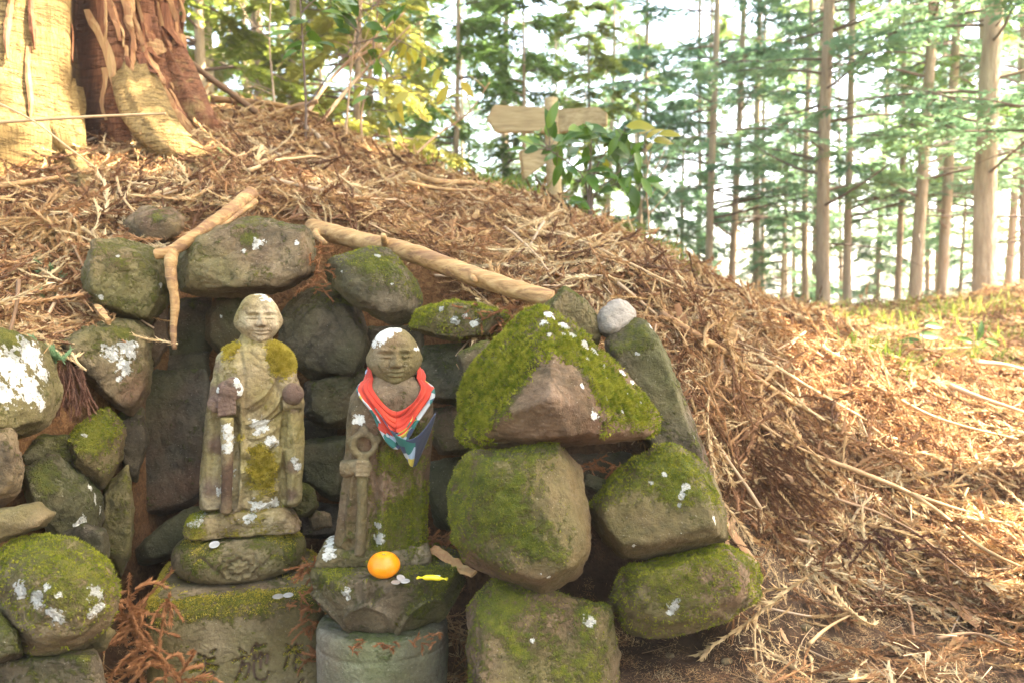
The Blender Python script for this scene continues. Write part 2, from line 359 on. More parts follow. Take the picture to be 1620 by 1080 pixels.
def plain(name, col, rough=0.5, metal=0.0, spec=0.5, n=None):
    m, g, out = newmat(name); c = g.coord()
    cc = g.mix(g.rng(g.noise(c, n or 60, 4, 0.6), 0.35, 0.65), tuple(0.8 * v for v in col), col)
    g.bsdf(out, cc, rough, None, spec, **{'Metallic': metal}); return m
M['coin'] = plain('aluminium_coin', (0.72, 0.72, 0.70), 0.35, 0.6)
M['coin2'] = plain('dull_nickel_coin', (0.42, 0.40, 0.36), 0.45, 0.5)
M['iron'] = plain('rusty_bolt', (0.05, 0.035, 0.03), 0.6, 0.3)
M['yellow'] = plain('glossy_yellow_wrapper', (0.80, 0.66, 0.03), 0.25, 0, 0.6)
M['white'] = plain('pale_wrapper_print', (0.62, 0.68, 0.55), 0.3)
M['stem'] = plain('shrub_bark', (0.16, 0.11, 0.08), 0.8)
M['calyx'] = plain('dry_green_calyx', (0.22, 0.26, 0.07), 0.7)
def orange_material():
    m, g, out = newmat('mandarin_peel'); c = g.coord()
    v = g.n('ShaderNodeTexVoronoi', {'Vector': c, 'Scale': 330.0}).outputs['Distance']
    col = g.ramp(g.noise(c, 18, 3, 0.5), [(0.35, (0.78, 0.18, 0.006)), (0.65, (0.86, 0.30, 0.012))])
    col = g.mix(g.rng(g.attr('top'), 0.5, 1.0, 0, 0.45), col, (0.85, 0.45, 0.02))
    g.bsdf(out, col, 0.36, g.bump(v, 0.35, 0.0015), 0.5, **{'Subsurface Weight': 0.15, 'Subsurface Radius': (0.01, 0.004, 0.001), 'Subsurface Scale': 0.5}); return m
M['orange'] = orange_material()
def scarf_material():
    m, g, out = newmat('red_print_scarf'); c = g.coord(jitter=False)
    pat = g.attr('print')
    v = g.n('ShaderNodeTexVoronoi', {'Vector': c, 'Scale': 52.0}, distance='EUCLIDEAN')
    rnd = g.n('ShaderNodeSeparateColor', {0: v.outputs['Color']}).outputs[0]
    pc = g.n('ShaderNodeValToRGB', {'Fac': rnd}); pc.color_ramp.interpolation = 'CONSTANT'; e = pc.color_ramp.elements
    st = [(0.0, (0.36, 0.37, 0.36)), (0.22, (0.02, 0.12, 0.10)), (0.46, (0.42, 0.44, 0.42)), (0.58, (0.03, 0.04, 0.075)), (0.70, (0.55, 0.06, 0.035)), (0.82, (0.45, 0.36, 0.06)), (0.90, (0.25, 0.33, 0.42))]
    while len(e) < len(st): e.new(0.5)
    for k, (p, cc) in enumerate(st): e[k].position = p; e[k].color = (*cc, 1)
    red = g.mix(g.rng(g.noise(c, 24, 3, 0.5), 0.4, 0.7), (0.40, 0.030, 0.015), (0.54, 0.055, 0.024))
    col = g.mix(g.rng(pat, 0.45, 0.55), red, pc.outputs[0])
    col = g.mix(g.rng(g.attr('navy'), 0.45, 0.55), col, (0.03, 0.038, 0.065))
    wv = g.n('ShaderNodeTexWave', {'Vector': c, 'Scale': 260.0}).outputs['Fac']
    g.bsdf(out, col, 0.75, g.bump(g.math('ADD', g.math('MULTIPLY', wv, 0.3), g.noise(c, 60, 3, 0.6)), 0.25, 0.004), 0.25, 0.1, **{'Sheen Weight': 0.15}); return m
M['scarf'] = scarf_material()

# ------------------------------------------------------------------ terrain: thin-plate surface through points seen on the bank
CP = []
for px, py, Y in [(1200, 1010, 1.75), (1200, 1090, 1.60), (1000, 1075, 1.6), (1400, 1080, 1.6), (1650, 1080, 1.55), (1400, 950, 1.97), (1620, 950, 1.95),
                  (1480, 760, 2.55), (1620, 770, 2.55), (1600, 620, 3.6), (1200, 650, 2.45), (1130, 560, 2.28), (1200, 800, 2.08), (1300, 750, 2.33), (1300, 660, 2.65), (1185, 900, 1.84), (1100, 500, 2.35), (1000, 430, 2.45),
                  (1300, 600, 2.95), (1420, 600, 3.2), (1300, 514, 5.0), (1200, 490, 4.4), (1100, 444, 4.0), (1000, 394, 3.8), (900, 346, 3.8), (760, 312, 4.0), (620, 258, 4.2), (500, 204, 4.4), (400, 184, 4.3),
                  (700, 385, 2.8), (550, 335, 2.8), (450, 330, 2.6), (450, 262, 3.3), (300, 305, 2.65), (620, 305, 3.3), (800, 345, 3.2), (860, 468, 2.15), (900, 435, 2.4), (720, 470, 2.2),
                  (500, 372, 2.3), (240, 350, 2.35), (150, 345, 2.5), (50, 345, 2.4), (0, 420, 2.1), (60, 480, 1.98), (100, 530, 1.92), (0, 520, 1.80), (0, 300, 2.8), (-250, 420, 2.0), (-250, 520, 1.7), (200, 240, 3.1), (330, 235, 3.2)]:
    CP.append(at(px, py, Y))
for x, y, z in [(-2.4, 6, 1.05), (-0.98, 6.5, 0.75), (0.29, 5.2, 0.52), (0.44, 8, 0.35), (1.6, 7, 0.08), (3.5, 9, -0.13), (4.2, 8, -0.10), (4.6, 7, 0.14), (7, 7, 0.5), (-6, 6, 1.1), (-6, 2, 0.5),
                (-3, 0.5, -0.4), (0, -1.5, -0.85), (3, 0, -0.9), (4, 3, -0.5), (-6, -3, -0.6), (6, -3, -1.0), (-2.2, 3.4, 0.62), (-2.4, 9, 0.5), (-6, 10, 0.5), (0.9, 10, 0.1), (6, 10, 0.1), (0.3, 0.5, -0.82), (1.4, 0.6, -0.84), (-1.5, 0.7, -0.7)]:
    CP.append(np.array([x, y, z + CZ]))
CP = np.array(CP)
def _U(r2): return 0.5 * r2 * np.log(r2 + 1e-12)
def _tps(cp):
    n = len(cp); d2 = ((cp[:, None, :2] - cp[None, :, :2]) ** 2).sum(-1)
    A = np.zeros((n + 3, n + 3)); A[:n, :n] = _U(d2) + np.eye(n) * 0.0015; A[:n, n] = 1; A[:n, n + 1:] = cp[:, :2]; A[n:, :n] = A[:n, n:].T
    return np.linalg.solve(A, np.concatenate([cp[:, 2], np.zeros(3)]))
_W = _tps(CP)
def h_hill(x, y):
    x = np.atleast_1d(np.asarray(x, float)); y = np.atleast_1d(np.asarray(y, float)); out = np.empty(len(x))
    for s in range(0, len(x), 8000):
        xs, ys = np.clip(x[s:s + 8000], -9, 9), np.clip(y[s:s + 8000], -4, 12)
        d2 = (xs[:, None] - CP[None, :, 0]) ** 2 + (ys[:, None] - CP[None, :, 1]) ** 2
        out[s:s + 8000] = _U(d2) @ _W[:-3] + _W[-3] + _W[-2] * xs + _W[-1] * ys
    return out
NICHE_X = np.array([-3.0, -1.30, -1.06, -0.98, -0.93, -0.16, -0.06, 0.30, 0.42, 0.52, 0.60, 3])
NICHE_Y = np.array([1.40, 1.50, 1.66, 1.98, 2.34, 2.34, 1.93, 1.90, 1.82, 1.66, 1.2, -3.0])
def niche(x, y):
    """1 inside the recess where the statues stand and on the forecourt, 0 on the bank"""
    yb = np.interp(x, NICHE_X, NICHE_Y); return 1 - sstep(-0.07, 0.05, y - yb)
def floor_z(x, y): return CZ - 0.80 + 0.10 * sstep(1.8, 2.4, y) + 0.02 * x - 0.13 * sstep(-.98, -.88, x) * sstep(-.03, -.12, x) * sstep(2.15, 1.85, y)
def h_raw(x, y):
    x = np.atleast_1d(np.asarray(x, float)); y = np.atleast_1d(np.asarray(y, float))
    h = h_hill(x, y); w = niche(x, y)
    fl = np.minimum(floor_z(x, y), h + 0.05)
    h = h * (1 - w) + fl * w
    r = np.maximum(0, y - 10); far = np.maximum(0, np.abs(x) - 8)
    h = h - 0.018 * r ** 1.7 * (r < 60) - (0.018 * 60 ** 1.7 + (r - 60) * 0.12) * (r >= 60) - 0.02 * far ** 1.3 - 0.02 * np.maximum(0, -3 - y) ** 1.3
    p = np.stack([x, y, 0 * x], 1)
    return h + 0.035 * fbm(p * 1.9, 3, 3) * (1 - 0.7 * w) + 0.014 * fbm(p * 7, 3, 5) + 0.05 * fbm(p * 0.5, 2, 9) * sstep(4, 9, y)
gx = np.unique(np.concatenate([-np.geomspace(2.2, 150, 40)[::-1], np.arange(-2.2, 2.6, 0.026), np.geomspace(2.6, 150, 40)]))
gy = np.unique(np.concatenate([-np.geomspace(0.6, 100, 22)[::-1], np.arange(-0.6, 1.2, 0.15), np.arange(1.2, 4.6, 0.026), np.geomspace(4.6, 14, 60), np.geomspace(14.5, 200, 34)]))
XX, YY = np.meshgrid(gx, gy); HH = h_raw(XX.ravel(), YY.ravel()).reshape(XX.shape)
def hz(x, y):
    """height of the built ground sheet"""
    x = np.atleast_1d(np.asarray(x, float)); y = np.atleast_1d(np.asarray(y, float))
    i = np.clip(np.searchsorted(gx, x) - 1, 0, len(gx) - 2); j = np.clip(np.searchsorted(gy, y) - 1, 0, len(gy) - 2)
    u = np.clip((x - gx[i]) / (gx[i + 1] - gx[i]), 0, 1); v = np.clip((y - gy[j]) / (gy[j + 1] - gy[j]), 0, 1)
    return HH[j, i] * (1 - u) * (1 - v) + HH[j, i + 1] * u * (1 - v) + HH[j + 1, i] * (1 - u) * v + HH[j + 1, i + 1] * u * v
def gnorm(x, y, e=0.03):
    n = np.stack([hz(x - e, y) - hz(x + e, y), hz(x, y - e) - hz(x, y + e), np.full(np.shape(np.atleast_1d(x)), 2 * e)], 1)
    return n / np.linalg.norm(n, axis=1)[:, None]
def ground_at(px, py, lift=0.0, y0=1.45, y1=14):
    """where the sight line through a pixel meets the ground (on the near side of the crest)"""
    for dy in range(0, 80, 3):
        p = _ground_at(px, py + dy, lift, y0, y1)
        if p[1] <= 4.7 or px > 1230 or py > 480: return p
    return p
def _ground_at(px, py, lift=0.0, y0=1.45, y1=14):
    d = ray(px, py); Y = np.concatenate([np.arange(y0, 5, 0.01), np.arange(5, y1, 0.04)]); P = d[None] * (Y / d[1])[:, None] + np.array([0, 0, CZ])
    below = P[:, 2] < hz(P[:, 0], P[:, 1])
    k = int(np.argmax(below)) if below.any() else len(Y) - 1
    p = P[k].copy(); p[2] = hz(p[0], p[1])[0] + lift; return p
def bare(x, y):
    """1 where the trodden soil lies open"""
    p = np.stack([x, y, 0 * x], 1)
    a = (1 - sstep(1.88, 2.12, y + 0.12 * fbm(p * 3, 3, 21) + 0.16 * np.maximum(0, x - 0.7))) * sstep(-0.12, 0.05, x)
    return np.clip(a, 0, 1)
nv = len(gx); jj, ii = np.meshgrid(np.arange(len(gy) - 1), np.arange(nv - 1), indexing='ij'); b0 = (jj * nv + ii).ravel()
gm = mesh('ground', np.stack([XX.ravel(), YY.ravel(), HH.ravel()], 1), np.stack([b0, b0 + 1, b0 + nv + 1, b0 + nv], 1))
attr(gm, 'litter', (1 - bare(XX.ravel(), YY.ravel())) * (1 - 0.8 * niche(XX.ravel(), YY.ravel()) * (XX.ravel() < 0.6)))
tag(put('ground', gm, M['ground']), 'brown forest floor rising into a bank of dead cedar litter', None, None, 'structure')
# ------------------------------------------------------------------ boulders
ROCKS = {}
_rs = [100]
def blades(P, N, length, width, rnd, per=3, tilt=0.9):
    """little upright pointed blades at points P with normals N -> one triangle soup"""
    P = np.repeat(P, per, 0); N = np.repeat(N, per, 0); k = len(P)
    d = N + tilt * rnd.normal(size=(k, 3)) * 0.6; d /= np.linalg.norm(d, axis=1)[:, None]
    s = np.cross(d, rnd.normal(size=(k, 3))); s /= np.linalg.norm(s, axis=1)[:, None] + 1e-9
    L = length * rnd.uniform(0.5, 1.3, (k, 1)); W = width * rnd.uniform(0.6, 1.2, (k, 1))
    P = P + rnd.normal(size=(k, 3)) * length * 0.3 * (1 - np.abs(N))
    V = np.stack([P - s * W - N * 0.001, P + s * W - N * 0.001, P + d * L], 1).reshape(-1, 3)
    return V, np.arange(k * 3).reshape(-1, 3)
def sample_surface(V, Fc, w, n, rnd):
    a, b, c = V[Fc[:, 0]], V[Fc[:, 1]], V[Fc[:, 2]]
    nr = np.cross(b - a, c - a); ar = np.linalg.norm(nr, axis=1); nr = nr / (ar[:, None] + 1e-12)
    pw = ar * w[Fc].mean(1); pw = pw / pw.sum()
    k = rnd.choice(len(Fc), n, p=pw); u, v = rnd.random((2, n)); f = u + v > 1; u[f], v[f] = 1 - u[f], 1 - v[f]
    return a[k] + u[:, None] * (b[k] - a[k]) + v[:, None] * (c[k] - a[k]), nr[k]
def project(V):
    d = V - np.array([0, 0, CZ]); z = d @ FWD
    return 810 + F * d[:, 0] / z, 540 - F * (d @ UPV) / z
def rock(name, label, outline, Y, T=0.14, front=(), inset=0.80, shift=(0, 0), moss=0.2, up=0.35, left=0.0, lich=(), mblob=(), sub=5, p=60, amp=1.0, mat='rock', fuzz=0, fz=0.006, group='mossy boulders of the dry stone niche', dY=None, gold=False, fuzz_thr=0.5, back=0.65, grow=1.05, chips=7):
    s = _rs[0] = _rs[0] + 1; rnd = np.random.default_rng(s)
    O = np.array(outline, float); c2 = (O.max(0) + O.min(0)) / 2; O = c2 + (O - c2) * grow
    Yo = np.full(len(O), Y, float) + rnd.uniform(-0.12, 0.12, len(O)) * T
    if dY is not None: Yo = Yo + np.array([dY * (x - c2[0]) for x in O[:, 0]])
    P = [at(x, y, yy) for (x, y), yy in zip(O, Yo)]
    Yc = lambda x: Y + (dY * (x - c2[0]) if dY is not None else 0)
    tx, ty = rnd.uniform(-.16, .16, 2) * T; hx, hy = np.ptp(O, 0) / 2 + 1e-6; tb = rnd.uniform(-.15, .15, 2) * T
    for (x, y) in O:
        k = inset + rnd.uniform(-0.05, 0.05); q = c2 + ((x, y) - c2) * k + np.array(shift); e = ((x, y) - c2) * k / (hx, hy)
        P.append(at(q[0], q[1], Yc(q[0]) - T * .42 + tx * e[0] + ty * e[1] + .10 * T * max(0., -e[1]) * 2))
        q = c2 + ((x, y) - c2) * back; P.append(at(q[0], q[1], Yc(q[0]) + T * .55 + tb[0] * e[0] + tb[1] * e[1]))
    for (x, y, d) in front: P.append(at(x, y, Yc(x) - d))
    V, Fc, ext = hull_body(np.array(P), sub, p, chips, rnd)
    sz = float(np.sort(ext)[1]); nr = normals_of(V, Fc)
    q = V / sz
    d1 = fbm(q * 1.3, 3, s) * 0.055 * sz
    rdg = 1 - np.abs(fbm(q * np.array([1.5, 1.5, 2.2]), 3, s + 40)); d2 = (rdg - 0.75) * 0.08 * sz
    stp = fbm(q * 1.7, 2, s + 60); d3 = (np.floor(stp * 4) / 4 - stp) * 0.11 * sz
    d4 = fbm(V * 55, 3, s + 80) * 0.0035
    d5 = fbm(q * 6, 3, s + 70) * .022 * sz - .03 * sz * np.exp(-(fbm(q * np.array([1.3, 1.3, 2.2]), 3, s + 75) / .022) ** 2)
    dd_ = d1 + d2 + d3 + d5; dd_ -= np.quantile(dd_, .4)
    V = V + nr * (amp * dd_ + d4)[:, None]
    nr = normals_of(V, Fc)
    ms = moss + up * nr[:, 2] - left * nr[:, 0] + 0.30 * fbm(V * 9, 3, s + 5)
    cush = sstep(.35, .75, ms + .5 * fbm(V * 26, 2, s + 11)) * (fbm(V * 60, 3, s + 12) * .5 + .6); V = V + nr * (.0055 * cush)[:, None]
    bvh = BVHTree.FromPolygons([tuple(v) for v in V], Fc.tolist())
    def hit(px, py):
        h = bvh.ray_cast(Vector((0, 0, CZ)), Vector(ray(px, py)).normalized()); return None if h[0] is None else np.array(h[0])
    lv = np.zeros(len(V)) - 0.3
    for (px, py, r) in lich:
        h = hit(px, py)
        if h is not None:
            rr = .85 * r * h[1] / F; lv = np.maximum(lv, 1.25 - 0.75 * np.linalg.norm(V - h, axis=1) / rr)
    for (px, py, r, a) in mblob:
        h = hit(px, py)
        if h is not None:
            rr = r * h[1] / F; ms = ms + a * np.exp(-(np.linalg.norm(V - h, axis=1) / rr) ** 2)
    has = fuzz > 0
    o0 = base_of(V)
    m = mesh(name, V - o0, Fc); attr(m, 'moss', ms); attr(m, 'lich', lv)
    if has:
        o = empty(name, o0, label, 'boulder', group); put('stone', m, M[mat], o)
        w = sstep(-.30, .35, ms - fuzz_thr + .45 * fbm(V * 24, 3, s + 9)) * (lv < 0.35) * (fbm(V * 60, 2, s + 10) * 0.6 + 0.55).clip(.05, 1)
        if w.sum() > 0:
            Pp, Nn = sample_surface(V, Fc, w, fuzz, rnd)
            bv, bf = blades(Pp - o0, Nn, fz, fz * 0.26, rnd)
            tag(put('moss', mesh('moss', bv, bf, False), M['mossgold' if gold else 'mossfuzz'], o), None, None, None, 'stuff')
    else:
        o = put(name, m, M[mat], None, o0); tag(o, label, 'boulder', group)
    ROCKS[len(ROCKS)] = (V, Fc)
    return o
B = 'boulder'
GB, GL, GR = 'boulders of the back wall', 'boulders of the sloping side wall', 'boulders of the free-standing pile'
# back wall
rock(B, 'broad olive boulder capping the back wall above the bare-headed statue', [(283, 410), (300, 372), (350, 352), (400, 346), (440, 360), (495, 362), (492, 440), (470, 460), (420, 466), (330, 466), (288, 458)], 2.10, 0.26, front=[(310, 400, .10), (480, 380, .08), (390, 448, .13), (480, 430, .10)], moss=0.12, up=0.3, lich=[(408, 385, 9), (385, 398, 5), (470, 385, 5)], mblob=[(395, 380, 14, .6), (410, 440, 30, .35)], sub=6, mat='rockb', group=GB, amp=.8)
rock(B, 'faceted brown boulder behind the shoulder of the ochre statue', [(440, 500), (478, 464), (522, 455), (560, 480), (583, 512), (583, 560), (562, 596), (512, 602), (470, 584), (440, 545)], 2.20, 0.2, front=[(500, 490, .1), (555, 520, .1), (520, 580, .1)], moss=0.12, lich=(), mblob=[(555, 475, 22, .3)], sub=6, mat='rock', group=GB, amp=1.2)
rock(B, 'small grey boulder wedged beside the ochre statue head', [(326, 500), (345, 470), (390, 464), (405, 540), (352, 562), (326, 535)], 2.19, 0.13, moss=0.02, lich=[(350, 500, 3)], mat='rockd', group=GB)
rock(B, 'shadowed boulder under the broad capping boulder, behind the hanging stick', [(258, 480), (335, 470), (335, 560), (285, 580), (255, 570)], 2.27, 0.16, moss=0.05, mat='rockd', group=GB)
rock(B, 'tall flat dark slab standing behind the ochre statue', [(212, 640), (232, 592), (322, 582), (342, 640), (336, 760), (302, 800), (214, 822), (202, 790)], 2.14, 0.14, inset=.86, moss=0.0, mblob=[(290, 700, 60, .25), (240, 780, 50, .2)], sub=6, mat='rockd', group=GB, amp=.6)
rock(B, 'egg-shaped mossy boulder tucked under the peeled log', [(513, 428), (528, 405), (575, 392), (615, 400), (655, 440), (669, 476), (652, 506), (622, 514), (562, 484), (530, 455)], 2.08, 0.2, front=[(560, 420, .09), (630, 470, .09)], inset=.64, moss=0.22, up=.4, lich=[(597, 405, 5), (541, 430, 3), (620, 450, 2.5)], mblob=[(590, 420, 26, .35)], sub=6, group=GB, p=34, amp=.7, fuzz=1500, fz=.004, fuzz_thr=.55)
rock(B, 'flat mossy rock between the log and the scarf-wearing statue', [(646, 518), (665, 492), (710, 480), (760, 482), (800, 500), (778, 530), (722, 541), (680, 530)], 1.98, 0.16, moss=0.38, up=.4, lich=[(697, 490, 6), (720, 508, 8), (752, 512, 8), (735, 500, 6)], sub=6, mat='rockb', group=GB, fuzz=2500, fz=.006)
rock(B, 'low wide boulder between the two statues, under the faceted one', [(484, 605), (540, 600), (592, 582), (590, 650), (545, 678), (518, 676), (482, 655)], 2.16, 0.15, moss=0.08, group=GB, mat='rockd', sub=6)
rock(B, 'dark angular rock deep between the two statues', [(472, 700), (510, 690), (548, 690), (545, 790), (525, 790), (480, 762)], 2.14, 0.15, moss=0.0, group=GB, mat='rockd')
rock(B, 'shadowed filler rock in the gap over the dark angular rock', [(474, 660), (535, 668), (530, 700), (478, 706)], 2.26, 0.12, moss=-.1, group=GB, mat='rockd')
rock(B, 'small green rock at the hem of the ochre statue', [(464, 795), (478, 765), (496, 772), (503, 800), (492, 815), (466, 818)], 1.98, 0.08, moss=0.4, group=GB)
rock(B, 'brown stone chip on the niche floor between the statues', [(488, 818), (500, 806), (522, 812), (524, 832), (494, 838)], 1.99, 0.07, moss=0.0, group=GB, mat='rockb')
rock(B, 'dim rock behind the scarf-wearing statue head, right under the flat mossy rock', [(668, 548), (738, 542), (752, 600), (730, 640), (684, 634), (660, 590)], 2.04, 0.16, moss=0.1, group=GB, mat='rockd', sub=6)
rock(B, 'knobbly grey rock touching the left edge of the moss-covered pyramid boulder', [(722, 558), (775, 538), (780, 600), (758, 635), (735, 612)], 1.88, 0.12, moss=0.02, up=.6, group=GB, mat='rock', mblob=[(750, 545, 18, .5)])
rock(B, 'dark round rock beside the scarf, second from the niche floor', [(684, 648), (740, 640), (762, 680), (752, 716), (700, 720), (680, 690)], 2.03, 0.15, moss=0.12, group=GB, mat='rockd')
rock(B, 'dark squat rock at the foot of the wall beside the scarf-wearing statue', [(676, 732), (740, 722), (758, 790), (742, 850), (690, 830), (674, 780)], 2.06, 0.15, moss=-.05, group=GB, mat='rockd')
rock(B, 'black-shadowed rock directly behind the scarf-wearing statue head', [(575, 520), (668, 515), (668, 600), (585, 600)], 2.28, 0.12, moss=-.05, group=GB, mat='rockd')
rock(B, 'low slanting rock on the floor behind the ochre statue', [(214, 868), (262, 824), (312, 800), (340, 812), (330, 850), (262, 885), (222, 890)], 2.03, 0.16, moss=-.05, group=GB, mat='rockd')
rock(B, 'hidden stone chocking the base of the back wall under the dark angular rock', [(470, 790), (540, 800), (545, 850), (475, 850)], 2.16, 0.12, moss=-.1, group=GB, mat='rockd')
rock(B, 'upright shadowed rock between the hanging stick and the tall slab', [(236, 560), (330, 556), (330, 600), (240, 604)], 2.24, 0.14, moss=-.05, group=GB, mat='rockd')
# left wall
rock(B, 'small rounded boulder beside the thick end of the forked stick, topmost stone', [(194, 352), (225, 328), (270, 330), (292, 346), (286, 372), (245, 394), (205, 386)], 2.27, 0.16, front=[(225, 350, .09), (270, 352, .08)], moss=0.02, mblob=[(250, 345, 14, .5)], mat='rockb', group=GL)
rock(B, 'large square olive boulder left of the hanging stick', [(134, 425), (150, 385), (190, 382), (240, 394), (266, 420), (266, 480), (240, 512), (200, 502), (150, 486), (135, 456)], 2.06, 0.24, front=[(150, 400, .06), (235, 410, .09), (215, 480, .10)], moss=0.36, up=.2, lich=[(186, 405, 4), (255, 452, 5), (160, 470, 4)], sub=6, mat='rockb', group=GL, dY=.0012, amp=.8)
rock(B, 'narrow brown stone edge below the square olive boulder', [(236, 508), (264, 478), (268, 545), (244, 580), (226, 560)], 2.14, 0.14, moss=0.0, group=GL, mat='rock')
rock(B, 'blocky stone with a splash of white lichen on its top corner', [(92, 540), (150, 512), (216, 508), (240, 527), (236, 620), (216, 664), (196, 652), (150, 612), (135, 580)], 1.93, 0.22, front=[(150, 585, .10), (225, 540, .07), (210, 590, .09)], moss=0.16, up=.25, lich=[(176, 560, 16), (205, 552, 18), (198, 578, 16), (188, 600, 6)], mblob=[(190, 525, 20, .6)], sub=6, mat='rockb', group=GL, dY=.0014)
rock(B, 'narrow pitted stone under the lichen-splashed block', [(186, 655), (226, 648), (234, 700), (216, 764), (196, 742)], 1.98, 0.14, moss=0.15, group=GL, mat='rock')
rock(B, 'big stone with a white sunlit lichen crust at the frame edge', [(-70, 540), (0, 520), (40, 524), (76, 546), (97, 622), (75, 672), (20, 692), (-60, 680)], 1.60, 0.26, front=[(-10, 580, .06), (70, 600, .10)], moss=0.12, up=.3, lich=[(20, 580, 36), (50, 560, 30), (45, 615, 30), (5, 620, 26), (70, 590, 18), (66, 640, 12)], mblob=[(8, 535, 30, .8), (72, 625, 10, .5)], sub=6, mat='rockb', group=GL, dY=.0016, amp=.8)
rock(B, 'moss-topped reddish stone under the tuft of dark dead needles', [(104, 695), (140, 662), (170, 645), (197, 680), (192, 735), (162, 772), (115, 742)], 1.83, 0.16, front=[(140, 705, .09)], moss=0.2, up=.55, lich=[(133, 688, 5)], mblob=[(150, 680, 34, .45)], sub=6, mat='rockm', group=GL, dY=.0012, fuzz=1200, fz=.005)
rock(B, 'small wedge stone between the white-crusted stone and the dark green stone', [(28, 718), (60, 690), (106, 690), (112, 728), (62, 738), (34, 738)], 1.76, 0.13, moss=0.2, group=GL, mat='rock')
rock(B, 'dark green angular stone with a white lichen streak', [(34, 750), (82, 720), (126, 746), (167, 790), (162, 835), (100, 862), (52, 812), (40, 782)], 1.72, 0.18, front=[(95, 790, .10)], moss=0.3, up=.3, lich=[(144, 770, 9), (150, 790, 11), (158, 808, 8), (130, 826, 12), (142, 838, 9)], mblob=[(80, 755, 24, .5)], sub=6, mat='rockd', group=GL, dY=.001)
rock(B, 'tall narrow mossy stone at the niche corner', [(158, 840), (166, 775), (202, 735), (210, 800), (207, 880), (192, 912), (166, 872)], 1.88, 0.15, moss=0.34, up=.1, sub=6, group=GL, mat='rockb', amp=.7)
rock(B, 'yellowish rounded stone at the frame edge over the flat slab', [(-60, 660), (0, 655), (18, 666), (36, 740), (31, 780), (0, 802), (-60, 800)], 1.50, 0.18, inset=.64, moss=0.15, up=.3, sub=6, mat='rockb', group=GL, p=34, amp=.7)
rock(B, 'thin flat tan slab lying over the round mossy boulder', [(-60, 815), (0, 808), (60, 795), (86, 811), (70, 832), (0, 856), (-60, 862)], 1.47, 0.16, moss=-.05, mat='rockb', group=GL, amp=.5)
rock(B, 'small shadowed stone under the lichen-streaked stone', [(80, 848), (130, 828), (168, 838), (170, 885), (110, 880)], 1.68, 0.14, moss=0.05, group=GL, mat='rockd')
rock(B, 'big round mossy boulder with two white lichen splashes', [(-20, 890), (40, 852), (90, 846), (150, 872), (186, 932), (172, 992), (104, 1036), (50, 1041), (18, 990), (-20, 950)], 1.44, 0.28, front=[(60, 910, .13), (120, 930, .12)], inset=.64, moss=0.46, up=.25, lich=[(32, 932, 16), (60, 948, 16), (88, 972, 14), (92, 940, 8), (72, 930, 8), (150, 935, 15), (152, 965, 14), (106, 985, 7)], sub=6, mat='rockb', group=GL, p=12, amp=.6, fuzz=5000, fz=.005, gold=False, fuzz_thr=.5)
rock(B, 'little pale wedge stone under the round mossy boulder', [(118, 1022), (164, 984), (182, 1000), (168, 1028), (140, 1032)], 1.48, 0.09, moss=-.1, group=GL, mat='rockb')
rock(B, 'green-tinged foundation stone at the bottom of the side wall', [(-60, 1052), (60, 1042), (162, 1028), (170, 1130), (-60, 1140)], 1.44, 0.2, moss=0.25, sub=6, group=GL, mat='rock', amp=.6)
rock(B, 'moss-covered stone sliver beside the round mossy boulder at the frame edge', [(-60, 960), (-4, 968), (30, 1010), (40, 1036), (-10, 1054), (-60, 1050)], 1.38, 0.14, moss=0.45, group=GL, mat='rock')
# right pile
rock(B, 'moss-covered pyramid boulder with white lichen along its ridge', [(727, 692), (733, 610), (762, 560), (835, 492), (860, 484), (905, 512), (1000, 600), (1046, 662), (1040, 688), (1000, 698), (900, 704), (800, 708), (752, 706)], 1.66, 0.26, front=[(856, 488, -.02), (872, 560, .12), (800, 655, .15), (872, 632, .20), (900, 690, .17), (1010, 680, .09), (760, 690, .10), (920, 560, .02)], inset=.4, moss=0.28, up=.12, left=.16,
     lich=[(868, 497, 9), (890, 515, 9), (905, 530, 8), (925, 545, 10), (940, 556, 8), (860, 510, 9), (870, 528, 6), (890, 530, 6), (955, 578, 5), (985, 590, 8), (1000, 605, 6), (922, 612, 5), (960, 600, 5), (958, 630, 4), (992, 622, 4), (940, 655, 8), (1012, 636, 3), (984, 650, 4), (930, 568, 5)],
     mblob=[(790, 600, 70, .5), (905, 545, 40, .5), (950, 590, 55, .6), (1000, 640, 45, .6), (875, 590, 40, -.65), (860, 650, 55, -.7), (850, 695, 60, -.5), (960, 698, 60, -.7), (910, 640, 40, -.4), (760, 660, 40, .3)], sub=7, p=80, mat='rockm', group=GR, grow=1.02, chips=0, amp=.35, fuzz=16000, fz=.007, fuzz_thr=.42)
rock(B, 'tall mossy block boulder carrying the pyramid boulder', [(714, 805), (728, 735), (760, 708), (880, 704), (914, 740), (931, 862), (915, 905), (852, 942), (800, 936), (746, 892), (720, 852)], 1.58, 0.27, front=[(775, 730, .11), (885, 735, .11), (800, 850, .13), (900, 880, .10), (850, 925, .10)], moss=0.22, up=.2, left=.35, lich=[(868, 912, 4), (855, 908, 3), (892, 735, 3)], mblob=[(790, 800, 70, .3), (840, 860, 24, .35), (870, 800, 26, -.3), (860, 920, 40, -.5)], sub=6, p=60, mat='rockm', group=GR, amp=.7, fuzz=3500, fz=.004, fuzz_thr=.5)
